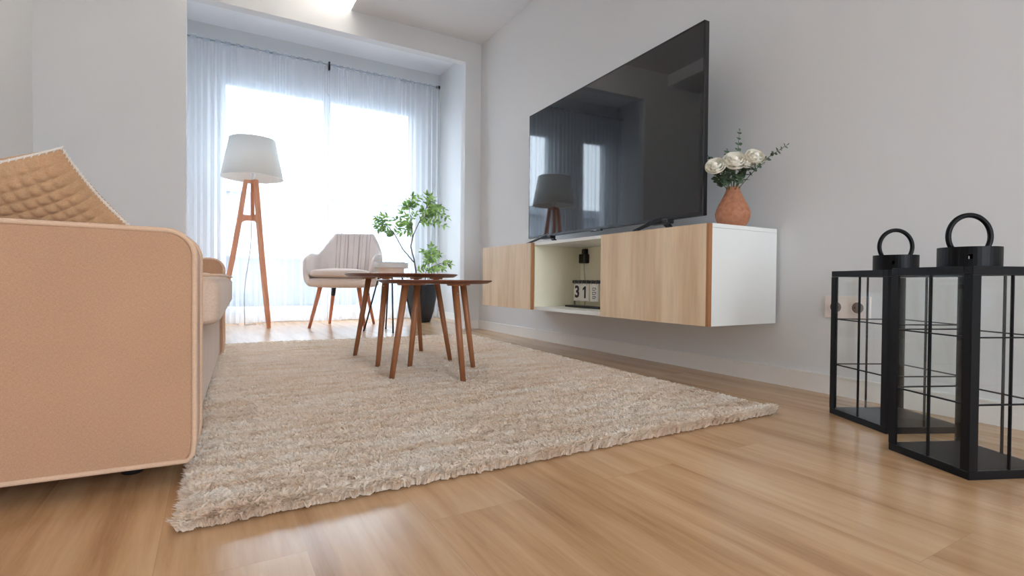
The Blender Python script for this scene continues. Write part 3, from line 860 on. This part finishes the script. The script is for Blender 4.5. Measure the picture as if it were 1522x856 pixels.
# ------------------------------------------------------------------ potted plant
def leaf(bm, base, d, up, L, W, fold=0.25, droop=0.2, n=5):
    d = d.normalized(); s = d.cross(up)
    if s.length < 1e-3: s = Vector((1,0,0))
    s.normalize(); nrm = s.cross(d).normalized()
    prev = None
    for i in range(n+1):
        q = i/n; w_ = W*0.5*math.sin(PI*min(1, q**0.8*0.97+0.02))
        c = base+d*L*q-nrm*droop*L*q*q
        a = bm.verts.new(c+s*w_+nrm*w_*fold); b_ = bm.verts.new(c); e = bm.verts.new(c-s*w_+nrm*w_*fold)
        if prev:
            bm.faces.new((prev[0], a, b_, prev[1])); bm.faces.new((prev[1], b_, e, prev[2]))
        prev = (a, b_, e)
def potted_plant():
    c = Vector((1.79, 4.86, 0))
    t = thing('potted_plant', 'slim leafy green shrub in a black tapered pot near the right curtain', 'potted plant', c)
    rd = random.Random(11)
    bm = B()
    def sq(a, z):
        # rounded square plan
        ca, sa = abs(math.cos(a-0.5)), abs(math.sin(a-0.5))
        return 1.0/((ca**5+sa**5)**(1/5))*0.93
    lathe(bm, [(0.0,0.0),(0.074,0.0),(0.079,0.004),(0.106,0.10),(0.126,0.22),(0.139,0.36),(0.142,0.372),(0.136,0.374),(0.131,0.365),(0.126,0.34),(0,0.34)], 56, mod=sq)
    p = obj('pot', bm, 'pot_black', t, True)
    bm = B(); lathe(bm, [(0.0,0.35),(0.05,0.352),(0.1,0.348),(0.118,0.343)], 28); obj('soil', bm, 'soil', t, True)
    def P(x, y, z, jit=0.0):
        v = Vector((x, y, z))-c
        return v+Vector((rd.uniform(-jit,jit)*0.5, rd.uniform(-jit,jit), 0))
    st = B()
    base = Vector((-0.03,0.0,0.33))
    A = P(1.712,4.80,0.50); F1 = P(1.667,4.83,0.739); Lf = P(1.526,4.88,0.848); L2 = P(1.45,4.92,0.95)
    Rt = P(1.739,4.80,0.974); R2 = P(1.80,4.76,1.12); M1 = P(1.678,4.82,0.908); M2 = P(1.66,4.86,1.10)
    S1 = P(1.80,4.76,0.50); S2 = P(1.83,4.72,0.62); S3 = P(1.93,4.70,0.58)
    def lerp(a, b_, s): return a.lerp(b_, s)
    tube(st, [base, A, lerp(A,F1,0.5)+Vector((0.006,0,0)), F1], [0.008,0.0075,0.007,0.006], 8)
    tube(st, [lerp(A,F1,0.35), lerp(A,Lf,0.6)+Vector((-0.005,0,0.0)), Lf, L2], [0.0055,0.005,0.0045,0.003], 8)
    tube(st, [F1, lerp(F1,Rt,0.5)+Vector((-0.012,0,0.0)), Rt, R2], [0.0055,0.005,0.004,0.003], 8)
    tube(st, [F1, lerp(F1,M1,0.5)+Vector((0.012,0,0)), M1, M2], [0.0055,0.005,0.004,0.003], 8)
    tube(st, [Vector((0.02,-0.02,0.33)), S1, S2], [0.005,0.0045,0.003], 8)
    tube(st, [S1, lerp(S1,S3,0.5)+Vector((0,0,0.01)), S3], [0.004,0.0035,0.003], 8)
    fo = B()
    def twig(a, b_, pairs, L=0.055, W=0.026):
        d = (b_-a); tube(st, [a, lerp(a,b_,0.5)+Vector((0,0,0.008)), b_], [0.0026,0.002,0.0013], 5)
        dn = d.normalized(); s = dn.cross(Vector((0.3,-1,0.35))).normalized()
        for i in range(pairs):
            q = (i+0.7)/pairs; pt = lerp(a, b_, q)+Vector((0,0,0.008*math.sin(PI*q)))
            for sg in (-1, 1):
                dd = (s*sg+dn*0.7+Vector((rd.uniform(-.25,.25), rd.uniform(-.35,.35), rd.uniform(-.25,.15))))
                leaf(fo, pt, dd, Vector((rd.uniform(-.4,.4), -1, 0.8)), L*rd.uniform(0.8,1.1), W*rd.uniform(0.85,1.1))
        leaf(fo, b_, dn, Vector((0,-0.6,1)), L, W)
    tips = [ # (from, tip)
        (Lf, P(1.44,4.93,0.89), 4), (L2, P(1.37,4.97,1.01), 4), (L2, P(1.385,4.96,0.90), 4), (Lf, P(1.56,4.86,0.93), 3), (lerp(Lf,L2,.5), P(1.46,4.92,1.02), 3),
        (M1, P(1.58,4.86,1.06), 4), (M1, P(1.575,4.85,0.87), 3), (M1, P(1.60,4.84,0.96), 4), (M2, P(1.60,4.84,1.12), 3), (M2, P(1.67,4.80,1.22), 4), (M2, P(1.735,4.78,1.21), 4),
        (lerp(M1,M2,.4), P(1.70,4.80,1.05), 3), (M1, P(1.645,4.80,0.87), 3),
        (R2, P(1.85,4.72,1.19), 4), (R2, P(1.80,4.75,1.24), 3), (R2, P(1.94,4.66,1.10), 5), (R2, P(1.97,4.65,1.02), 5), (Rt, P(1.88,4.68,0.98), 5), (Rt, P(1.95,4.66,0.94), 5),
        (lerp(Rt,R2,.5), P(1.74,4.74,1.10), 4), (lerp(Rt,R2,.6), P(1.86,4.70,1.06), 5), (Rt, P(1.80,4.70,1.04), 4), (lerp(Rt,R2,.5), P(1.90,4.70,1.05), 5),
        (S2, P(1.76,4.73,0.69), 4), (S2, P(1.83,4.71,0.74), 4), (S2, P(1.78,4.70,0.60), 4), (S3, P(2.01,4.66,0.57), 4), (S2, P(1.90,4.68,0.66), 4), (S1, P(1.86,4.66,0.52), 4), (A, P(1.78,4.74,0.53), 3),
        (S2, P(1.86,4.70,0.70), 3), (lerp(S1,S3,.6), P(1.93,4.66,0.52), 3)]
    tips += [(L2, P(1.42,4.94,1.03), 3), (Lf, P(1.48,4.90,0.86), 4), (lerp(Lf,L2,.7), P(1.36,4.96,0.94), 4), (M1, P(1.53,4.88,1.00), 4), (M1, P(1.62,4.82,1.03), 4),
        (M2, P(1.63,4.84,1.17), 4), (M2, P(1.70,4.80,1.15), 4), (R2, P(1.83,4.73,1.22), 4), (Rt, P(1.84,4.70,1.08), 5), (R2, P(1.90,4.68,1.12), 5), (S2, P(1.80,4.72,0.66), 4), (S2, P(1.85,4.69,0.60), 4)]
    for a, b_, k in tips: twig(a, b_, k)
    obj('stems', st, 'bark', t, True); obj('foliage', fo, 'leaf_green', t, True)
potted_plant()

# ------------------------------------------------------------------ wall mounted TV console
def console():
    X0, X1, Y0, Y1, Z0, Z1 = 1.575, 1.985, 1.275, 3.10, 0.249, 0.632
    t = thing('wall_cabinet', 'floating white media console with two light oak doors on the right wall', 'media console', ((X0+X1)/2, (Y0+Y1)/2, Z0))
    off = Vector((-(X0+X1)/2, -(Y0+Y1)/2, -Z0))
    def ob(name, bm, m, par=t):
        bmesh.ops.translate(bm, vec=off, verts=bm.verts); return obj(name, bm, m, par)
    d1, d0 = 1.885, 2.488
    xf = X0+0.019
    bm = B()
    box(bm, xf, X1, Y0, Y0+0.018, Z0, Z1-0.0165, 0.001, 1); box(bm, xf, X1, Y1-0.018, Y1, Z0, Z1-0.0165, 0.001, 1)
    box(bm, xf, X1, Y0+0.018, Y1-0.018, Z0, Z0+0.017)
    ob('carcass', bm, 'white_lacquer')
    bm = B(); box(bm, xf-0.0, X1, Y0, Y1, Z1-0.016, Z1, 0.001, 1); ob('top_panel', bm, 'white_lacquer')
    bm = B(); box(bm, xf+0.002, X1-0.01, d1-0.02, d1+0.0, Z0+0.017, Z1-0.0165); box(bm, xf+0.002, X1-0.01, d0, d0+0.02, Z0+0.017, Z1-0.0165)
    box(bm, X1-0.06, X1-0.05, d1, d0, Z0+0.017, Z1-0.0165); f = ob('niche_panel', bm, 'niche_cream'); f['label'] = 'cream interior of the open middle bay'
    for y0, y1, e in ((Y0-0.0005, d1, Y0), (d0, Y1, d0)):
        bm = B(); box(bm, X0+0.0, xf-0.001, y0+0.012, y1, Z0+0.0, Z1-0.001, 0.0008, 1); dr = ob('door', bm, 'oak_front'); dr['label'] = 'light oak door'
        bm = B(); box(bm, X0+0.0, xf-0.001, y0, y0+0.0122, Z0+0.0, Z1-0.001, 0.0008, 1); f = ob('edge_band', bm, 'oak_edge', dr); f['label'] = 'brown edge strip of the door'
console()

# black power adapter plugged in the back of the open bay with its cable
t = thing('power_adapter', 'black power adapter plugged in at the back of the console bay', 'power adapter', (1.905, 2.43, 0.52))
bm = B(); box(bm, -0.02, 0.019, -0.028, 0.028, 0.0, 0.055, 0.006, 3); box(bm, -0.008, 0.019, -0.016, 0.016, 0.055, 0.085, 0.004, 2); obj('plug_body', bm, 'black_plastic', t)
bm = B(); tube(bm, [(0,0,0.002),(0.004,0.002,-0.05),(0.012,0.0,-0.12),(0.012,-0.004,-0.2),(0.0,-0.01,-0.25),(0.0,-0.03,-0.2515)], 0.0022, 6); obj('cable', bm, 'cord_grey', t, True)

# flip calendar in the bay
def text_mesh(name, s, size, m, parent, M, depth=0.0006, bold=0.0):
    cu = bpy.data.curves.new(name+'_src', 'FONT'); cu.body = s; cu.size = size; cu.extrude = depth; cu.offset = bold
    cu.align_x = 'CENTER'; cu.align_y = 'CENTER'; cu.resolution_u = 3
    tmp = bpy.data.objects.new(name+'_src', cu); C.objects.link(tmp)
    bpy.context.view_layer.update()
    me = bpy.data.meshes.new_from_object(tmp.evaluated_get(bpy.context.evaluated_depsgraph_get()))
    bpy.data.objects.remove(tmp); bpy.data.curves.remove(cu)
    me.transform(M); me.name = name
    me.materials.clear()
    return link(name, me, m, parent)
def calendar():
    t = thing('flip_calendar', 'black framed flip calendar showing 31 in the open console bay', 'calendar', (1.80, 2.275, 0.2665))
    # faces -X ; reading direction runs towards -Y
    bm = B(); box(bm, -0.035, 0.035, -0.155, 0.15, 0.0, 0.010, 0.002); obj('base', bm, 'matte_black', t)
    bm = B(); box(bm, -0.012, 0.010, -0.15, 0.112, 0.135, 0.153, 0.003, 2); obj('top_bar', bm, 'matte_black', t)
    bm = B(); 
    for y in (0.12, -0.152): bar(bm, (0.012, y, 0.005), (0.012, y, 0.15), 0.008, 0.006)
    box(bm, 0.008, 0.014, -0.152, 0.124, 0.138, 0.150); obj('frame_post', bm, 'grey_metal', t)
    F = Matrix(((0,0,-1,0),(-1,0,0,0),(0,1,0,0),(0,0,0,1)))   # text x -> -Y, y -> Z, normal -> -X
    for k, (yc, s, w_) in enumerate(((0.070,'3',0.066),(0.002,'1',0.066),(-0.080,'',0.066))):
        bm = B(); box(bm, -0.008, -0.002, yc-w_/2, yc+w_/2, 0.036, 0.134, 0.002, 2)
        cd = obj('card', bm, 'card_white', t)
        if s == '1':
            bm = B()
            poly = [(-0.004,-0.032),(0.010,-0.032),(0.010,0.034),(0.000,0.034),(-0.018,0.022),(-0.018,0.011),(-0.004,0.018)]
            A_ = [bm.verts.new((-0.0088, yc-px_, 0.085+pz_)) for px_, pz_ in poly]; B_ = [bm.verts.new((-0.0078, yc-px_, 0.085+pz_)) for px_, pz_ in poly]
            for q in range(7): bm.faces.new((A_[q], A_[(q+1)%7], B_[(q+1)%7], B_[q]))
            bm.faces.new(A_); bm.faces.new(B_[::-1]); obj('number', bm, 'ink', cd)
        elif s:
            text_mesh('number', s, 0.092, 'ink', cd, Matrix.Translation((-0.0088, yc, 0.085)) @ F, bold=0.003)
        else:
            # three small grey characters stacked one above the other, too soft to read
            for q, (zz, w2) in enumerate(((0.105,0.026),(0.082,0.028),(0.060,0.022))):
                bm = B(); tube(bm, [(-0.0085, yc-w2/2, zz-0.004),(-0.0085, yc-w2/2, zz+0.006),(-0.0085, yc+w2/2, zz+0.006),(-0.0085, yc+w2/2, zz-0.006),(-0.0085, yc-w2/4, zz-0.006)], 0.0022, 5)
                obj('small_mark', bm, 'ink_grey', cd)
        for dy in (-0.02, 0.02):
            bm = B(); tube(bm, [(-0.001+0.012*math.cos(2*PI*j/16), yc+dy, 0.140+0.014*math.sin(2*PI*j/16)) for j in range(16)], 0.0012, 5, closed=True); obj('ring', bm, 'grey_metal', t, True)
calendar()

# ------------------------------------------------------------------ television
def tv():
    W_, H_ = 1.418, 0.793
    t = thing('television', 'large black flat screen television standing on the oak console', 'television', (1.755, 2.142, 0.632), R(-2.0))
    # local : screen faces -X, width along Y
    zb = 0.055
    bm = B(); box(bm, 0.0, 0.026, -W_/2, W_/2, zb, zb+H_, 0.003, 2); box(bm, 0.026, 0.062, -W_*0.38, W_*0.38, zb+0.03, zb+0.48, 0.015, 3)
    obj('housing', bm, 'black_plastic', t)
    bm = B(); bz = 0.007; x0, x1 = -0.0022, 0.001
    box(bm, x0, x1, -W_/2, W_/2, zb+H_-bz, zb+H_, 0.0008, 1); box(bm, x0, x1, -W_/2, W_/2, zb, zb+0.014, 0.0008, 1)
    box(bm, x0, x1, -W_/2, -W_/2+bz, zb+0.014, zb+H_-bz, 0.0008, 1); box(bm, x0, x1, W_/2-bz, W_/2, zb+0.014, zb+H_-bz, 0.0008, 1)
    obj('bezel', bm, 'bezel_black', t)
    bm = B(); box(bm, -0.001, 0.0005, -W_/2+bz, W_/2-bz, zb+0.014, zb+H_-bz); obj('screen', bm, 'screen_glass', t)
    bm = B(); box(bm, -0.004, 0.012, -0.045, 0.045, zb-0.008, zb+0.002, 0.002, 2); ch = obj('sensor_housing', bm, 'black_plastic', t)
    bm = B(); box(bm, -0.0046, -0.0038, -0.012, 0.012, zb-0.005, zb-0.001); f = obj('badge', bm, 'grey_metal', ch); f['label'] = 'tiny pale badge'
    for y in (-0.46, 0.50):
        bm = B()
        bar(bm, (-0.002, y, zb+0.004), (-0.125, y+0.02, 0.0045), 0.034, 0.012, 0.024, 0.008, side=(0,1,0))
        bar(bm, (0.03, y, zb+0.004), (0.125, y+0.02, 0.0045), 0.034, 0.012, 0.024, 0.008, side=(0,1,0))
        box(bm, -0.01, 0.035, y-0.06, y+0.06, zb-0.014, zb+0.004, 0.004, 2)
        obj('foot', bm, 'black_plastic', t)
tv()

# ------------------------------------------------------------------ vase and flowers
VX, VY, VZ = 1.80, 1.345, 0.632
vs = thing('vase', 'terracotta teardrop vase on the near end of the white console', 'vase', (VX, VY, VZ))
bm = B()
prof = [(0.0,0.0),(0.040,0.0),(0.046,0.004),(0.058,0.022),(0.0655,0.044),(0.0665,0.056),(0.062,0.074),(0.052,0.096),(0.040,0.118),(0.031,0.136),(0.026,0.150),(0.0265,0.158),(0.0275,0.161),(0.0245,0.162),(0.022,0.155),(0.022,0.13),(0.0,0.12)]
pf = []
for (a, b_) in zip(prof[:-1], prof[1:]):
    for k in range(3): s = k/3; pf.append((a[0]+(b_[0]-a[0])*s, a[1]+(b_[1]-a[1])*s))
pf.append(prof[-1])
lathe(bm, pf, 64, mod=lambda a, z: 1+0.008*math.sin(z*900)); obj('vase_body', bm, 'terracotta', vs, True)

def petal(bm, M, w_, h_, cup, curl):
    n = 6; g = []
    for j in range(n+1):
        v = j/n; row = []
        for i in range(n+1):
            u = -1+2*i/n
            wid = w_*(math.sin(PI*(0.12+0.62*v))**0.8)
            x = u*wid; y = cup*(1-u*u)*-1*math.sin(PI*v*0.5) + curl*max(0, v-0.65)**2*6
            z = h_*v*(1-0.12*u*u*v)
            row.append(bm.verts.new(M @ Vector((x, -y, z))))
        g.append(row)
    for j in range(n):
        for i in range(n): bm.faces.new((g[j][i], g[j][i+1], g[j+1][i+1], g[j+1][i]))
def rose(tip, seed, size, label):
    rd = random.Random(seed)
    root = Vector((VX, VY, VZ+0.13))
    tip = Vector(tip); d = (tip-root).normalized()
    t = thing('rose', label, 'flower', root, 0, 'white roses in the terracotta vase')
    rel = tip-root
    ax = (d+Vector((-0.35,-0.5,0.15))).normalized()
    base = rel-ax*size*0.75
    bm = B(); mid = rel*0.5+Vector((0,0,0.015)); tube(bm, [Vector((0,0,0)), mid, base], [0.0024,0.0022,0.0024], 6)
    st = obj('stem', bm, 'stem_green', t, True)
    q = Vector((0,0,1)).rotation_difference(ax).to_matrix().to_4x4()
    bm = B()
    for ring, (cnt, rad, open_, hh) in enumerate(((3,0.10,4,0.85),(4,0.22,12,0.88),(5,0.36,24,0.92),(6,0.50,40,0.98),(7,0.60,60,1.0))):
        for k in range(cnt):
            a = 2*PI*k/cnt+ring*0.7+rd.uniform(-.15,.15)
            M = Matrix.Translation(base) @ q @ Matrix.Rotation(a,4,'Z') @ Matrix.Translation((0, rad*size*0.45, 0)) @ Matrix.Rotation(R(-open_+rd.uniform(-4,4)),4,'X')
            petal(bm, M, size*(0.40+0.09*ring), size*hh*1.05, size*(0.16+0.03*ring), size*0.16*ring*0.5)
    # closed heart of the flower
    superell(bm, size*0.34, size*0.34, size*0.42, 1, 1, 16, 10, Matrix.Translation(base) @ q @ Matrix.Translation((0,0,size*0.5)))
    obj('bloom', bm, 'petal_white', t, True)
    bm = B()
    for k in range(5):
        a = 2*PI*k/5; dd = q.to_3x3() @ Vector((math.cos(a), math.sin(a), 0.2)); leaf(bm, base, dd, ax, size*0.6, size*0.25)
    obj('sepals', bm, 'leaf_eucalyptus', t, True)
    bm = B()
    for k in range(4):
        p0 = Vector((0,0,0)).lerp(base, 0.45+0.13*k); a = rd.uniform(0, 2*PI)
        leaf(bm, p0, Vector((math.cos(a), math.sin(a), 0.35)), Vector((0,0,1)), 0.042, 0.024)
    obj('leaves', bm, 'leaf_eucalyptus', t, True)
rose((1.665,1.325,0.866), 1, 0.033, 'white rose at the left of the vase, nearest the television')
rose((1.715,1.272,0.884), 2, 0.038, 'large white rose in the middle of the bouquet')
rose((1.79,1.270,0.895), 3, 0.027, 'white rose right of the middle, partly behind its neighbours')
rose((1.775,1.225,0.896), 4, 0.033, 'rightmost white rose of the bouquet')
rose((1.75,1.245,0.872), 6, 0.023, 'smallest white rose, low between the middle and right blooms')
def sprig(pts, seed, n, size, label, roundish=True):
    rd = random.Random(seed); root = Vector((VX, VY, VZ+0.13))
    t = thing('eucalyptus_sprig', label, 'greenery', root, 0, 'eucalyptus sprigs in the terracotta vase')
    P = [Vector((0,0,0))]+[Vector(p)-root for p in pts]
    # smooth polyline
    S = []
    for i in range(len(P)-1):
        for k in range(4): S.append(P[i].lerp(P[i+1], k/4))
    S.append(P[-1])
    bm = B(); tube(bm, S, [0.0018-0.001*i/len(S) for i in range(len(S))], 5); obj('stem', bm, 'stem_green', t, True)
    bm = B()
    for k in range(n):
        q = 0.30+0.70*(k+0.5)/n; f = q*(len(S)-1); i = min(int(f), len(S)-2); p = S[i].lerp(S[i+1], f-i)
        d = (S[i+1]-S[i]).normalized(); s = d.cross(Vector((rd.uniform(-.5,.5),-1,rd.uniform(-.3,.3)))).normalized()
        sz = size*(1.25-0.65*q)*rd.uniform(0.85,1.15)
        for sg in (-1,1): leaf(bm, p, s*sg+d*0.5+Vector((0,rd.uniform(-.4,.4),0)), Vector((0,-1,0.4)), sz, sz*(0.8 if roundish else 0.5), 0.15, 0.1)
    leaf(bm, S[-1], (S[-1]-S[-2]), Vector((0,-1,0.4)), size*0.6, size*0.35)
    obj('leaves', bm, 'leaf_eucalyptus', t, True)
sprig([(1.80,1.335,0.86),(1.80,1.325,0.94),(1.80,1.320,1.012)], 1, 7, 0.020, 'upright thin sprig rising highest above the roses')
sprig([(1.80,1.27,0.83),(1.80,1.19,0.885),(1.80,1.125,0.912)], 2, 10, 0.021, 'long sprig reaching out to the right over the console end')
sprig([(1.79,1.38,0.84),(1.79,1.43,0.92),(1.79,1.475,0.95)], 3, 8, 0.019, 'sprig at the left leaning towards the television')
sprig([(1.79,1.35,0.84),(1.80,1.37,0.90),(1.80,1.375,0.945)], 4, 7, 0.024, 'short leafy sprig behind the middle rose')
sprig([(1.76,1.31,0.82),(1.76,1.26,0.845),(1.76,1.20,0.85)], 5, 8, 0.024, 'low sprig hanging right under the roses')
sprig([(1.76,1.36,0.80),(1.75,1.385,0.835),(1.75,1.39,0.86)], 7, 8, 0.028, 'dense low sprig at the left of the vase neck')
sprig([(1.75,1.34,0.80),(1.74,1.335,0.84),(1.74,1.33,0.872)], 8, 8, 0.028, 'dense low sprig at the centre of the vase neck')
sprig([(1.77,1.30,0.80),(1.765,1.285,0.83),(1.76,1.275,0.86)], 9, 7, 0.026, 'dense low sprig at the right of the vase neck')

# ------------------------------------------------------------------ lanterns
def lantern(c, rz, s, capr, label):
    t = thing('lantern', label, 'lantern', (c[0], c[1], 0), rz, 'black glass lanterns on the floor')
    h = s/2; Hh = 0.451; p = 0.020
    bm = B(); box(bm, -h, h, -h, h, 0.0, 0.018, 0.001, 1); obj('base', bm, 'lantern_black', t)
    for sx in (-1,1):
        for sy in (-1,1):
            bm = B()
            x0, x1 = sorted((sx*h, sx*(h-p))); y0, y1 = sorted((sy*h, sy*(h-0.004)))
            box(bm, x0, x1, y0, y1, 0.0182, Hh-0.0185)
            x0, x1 = sorted((sx*h, sx*(h-0.004))); y0, y1 = sorted((sy*(h-0.0042), sy*(h-p)))
            box(bm, x0, x1, y0, y1, 0.0182, Hh-0.0185)
            obj('corner_post', bm, 'lantern_black', t)
    bm = B(); z0, z1 = Hh-0.018, Hh
    box(bm, -h, h, -h, -h+p, z0, z1, 0.001, 1); box(bm, -h, h, h-p, h, z0, z1, 0.001, 1); box(bm, -h, -h+p, -h+p, h-p, z0, z1); box(bm, h-p, h, -h+p, h-p, z0, z1)
    top = obj('top_frame', bm, 'lantern_black', t)
    bm = B(); box(bm, -h+p, h-p, -h+p, h-p, z0+0.006, z0+0.009); f = obj('top_pane', bm, 'lantern_glass', top); f['label'] = 'clear glass roof'
    for k in range(4):
        Mk = Matrix.Rotation(k*PI/2, 4, 'Z')
        bm = B(); box(bm, -h+0.005, h-0.005, -h+0.005, -h+0.0075, 0.018, Hh-0.018, M=Mk); g = obj('glass_pane', bm, 'lantern_glass', t)
        bm = B(); box(bm, -0.0016, 0.0016, -h+0.0035, -h+0.009, 0.018, Hh-0.018, M=Mk)
        for z in (0.157, 0.300): box(bm, -h+p*0.8, h-p*0.8, -h+0.0035, -h+0.009, z-0.0015, z+0.0015, M=Mk)
        obj('lead_line', bm, 'lantern_black', g)
    # cap : short drum with a small square hole on two sides
    bm = B(); seg = 48; zc0, zc1 = Hh, Hh+0.046
    zs_ = [zc0, zc0+0.018, zc0+0.029, zc1]
    def rg(r, z): return [bm.verts.new((r*math.cos(2*PI*(k-0.5)/seg), r*math.sin(2*PI*(k-0.5)/seg), z)) for k in range(seg)]
    out = [rg(capr, z) for z in zs_]; inn = [rg(capr-0.003, z) for z in zs_]
    hole = {30, 6}
    for i in range(3):
        for k in range(seg):
            k2 = (k+1)%seg
            if i == 1 and k in hole:
                for (a, b_, c_, d_) in ((out[1][k],out[1][k2],inn[1][k2],inn[1][k]),(out[2][k],out[2][k2],inn[2][k2],inn[2][k]),(out[1][k],out[2][k],inn[2][k],inn[1][k]),(out[1][k2],out[2][k2],inn[2][k2],inn[1][k2])):
                    bm.faces.new((a,b_,c_,d_))
                continue
            bm.faces.new((out[i][k],out[i][k2],out[i+1][k2],out[i+1][k])); bm.faces.new((inn[i][k],inn[i][k2],inn[i+1][k2],inn[i+1][k]))
    for k in range(seg):
        k2 = (k+1)%seg
        bm.faces.new((out[0][k],out[0][k2],inn[0][k2],inn[0][k]))
    bm.faces.new(out[3]); bm.faces.new(inn[3])
    obj('cap', bm, 'lantern_black', t)
    # arched handle
    bm = B(); hr = 0.049; pts = []
    az = R(58)
    ex = Vector((math.cos(-rz-R(30)), math.sin(-rz-R(30)), 0))
    zb = zc1
    a0 = R(33)
    for k in range(33):
        a = -a0+(PI+2*a0)*k/32; pts.append(ex*(-hr*math.cos(a)) + Vector((0,0,zb-0.001+hr*(math.sin(a0)+math.sin(a)))))
    tube(bm, pts, 0.0058, 10); obj('handle', bm, 'lantern_black', t, True)
    return t
lantern((1.754,0.753), R(-27), 0.231, 0.056, 'black framed glass lantern nearer the wall outlet, the smaller looking one behind')
lantern((1.509,0.500), R(-23.9), 0.203, 0.058, 'black framed glass lantern in front, cut off by the right edge')

# ------------------------------------------------------------------ wall outlet, cable
t = thing('wall_outlet', 'pale double wall outlet low on the right wall behind the lantern', 'wall outlet', (2.0, 1.007, 0.326))
bm = B(); box(bm, -0.009, 0.0, -0.078, 0.078, -0.041, 0.041, 0.003, 2); obj('cover_plate', bm, 'outlet_plastic', t)
Mo = Matrix.Rotation(R(-90), 4, 'Y')
for y in (-0.0375, 0.0375):
    bm = B()
    lathe(bm, [(0.023,0.0),(0.024,0.004),(0.021,0.0045),(0.020,0.0025)], 32, M=Matrix.Translation((-0.008,y,0)) @ Mo)
    sk = obj('socket', bm, 'outlet_plastic', t)
    bm = B(); lathe(bm, [(0.0,0.0024),(0.0195,0.0024),(0.0195,0.0032),(0.0,0.0032)], 32, M=Matrix.Translation((-0.008,y,0)) @ Mo)
    obj('recess', bm, 'outlet_recess_shade', sk)  # flat disc; its dark colour stands in for shade in the socket
    bm = B()
    for dz in (-0.0095, 0.0095):
        lathe(bm, [(0.0028,0.0),(0.0028,0.0006)], 10, M=Matrix.Translation((-0.0111,y+dz,0)) @ Mo)
    obj('contact_hole', bm, 'matte_black', sk)
bm = B(); tube(bm, [(XL+0.004, 0.2, 0.955),(XL+0.004, 3.2, 0.972),(XL+0.004, 3.5, 0.985),(XL+0.004, 3.75, 1.006)], 0.0035, 6)
o = obj('wall_cable', bm, 'cord_grey', None, True); tag(o, 'thin dark cable running along the left wall above the pillow', 'cable')

# ------------------------------------------------------------------ light
W = bpy.data.worlds.new('World'); bpy.context.scene.world = W; W.use_nodes = True
bg = W.node_tree.nodes['Background']; bg.inputs['Color'].default_value = (0.80,0.90,1.0,1); bg.inputs['Strength'].default_value = 6.2
def portal(name, loc, rot, sx, sy):
    l = bpy.data.lights.new(name, 'AREA'); l.shape = 'RECTANGLE'; l.size = sx; l.size_y = sy
    l.cycles.is_portal = True
    o = bpy.data.objects.new(name, l); C.objects.link(o); o.location = loc; o.rotation_euler = rot
portal('window_portal', ((VX0+WX1)/2, AY+0.2, (WZ0+WZ1)/2), (R(-90),0,0), WX1-VX0, WZ1-WZ0)
portal('rear_fill_portal', (0.55, YR-0.16, 1.1), (R(90),0,0), 1.6, 2.2)

# ------------------------------------------------------------------ camera
cam = bpy.data.cameras.new('Camera'); co = bpy.data.objects.new('Camera', cam); C.objects.link(co)
P0 = (761.0, 428.0); V1 = (315.0, 414.0); V2 = (2080.0, 430.0)
fpx = math.sqrt(-((V1[0]-P0[0])*(V2[0]-P0[0])+(V1[1]-P0[1])*(V2[1]-P0[1])))
def cv(v): return Vector((v[0]-P0[0], -(v[1]-P0[1]), fpx)).normalized()
Yc = cv(V1); Xc = cv(V2); Xc = (Xc-Yc*Xc.dot(Yc)).normalized(); Zc = Yc.cross(Xc)
if Zc.y < 0: Zc = -Zc
right = Vector((Xc.x, Yc.x, Zc.x)); up = Vector((Xc.y, Yc.y, Zc.y)); fwd = Vector((Xc.z, Yc.z, Zc.z))
Mc = Matrix(((right.x, up.x, -fwd.x, 0), (right.y, up.y, -fwd.y, 0), (right.z, up.z, -fwd.z, 0), (0,0,0,1)))
co.matrix_world = Matrix.Translation((0,0,0.41)) @ Mc
cam.sensor_width = 36; cam.sensor_fit = 'HORIZONTAL'; cam.lens = fpx/1522*36
cam.clip_start = 0.02; cam.clip_end = 200
sc = bpy.context.scene; sc.camera = co
sc.view_settings.view_transform = 'Standard'; sc.view_settings.look = 'None'
sc.view_settings.gamma = 1.0; sc.view_settings.use_curve_mapping = False
sc.view_settings.exposure = 0.9
sc.cycles.max_bounces = 10; sc.cycles.diffuse_bounces = 6; sc.cycles.transparent_max_bounces = 24
sc.cycles.sample_clamp_indirect = 8.0
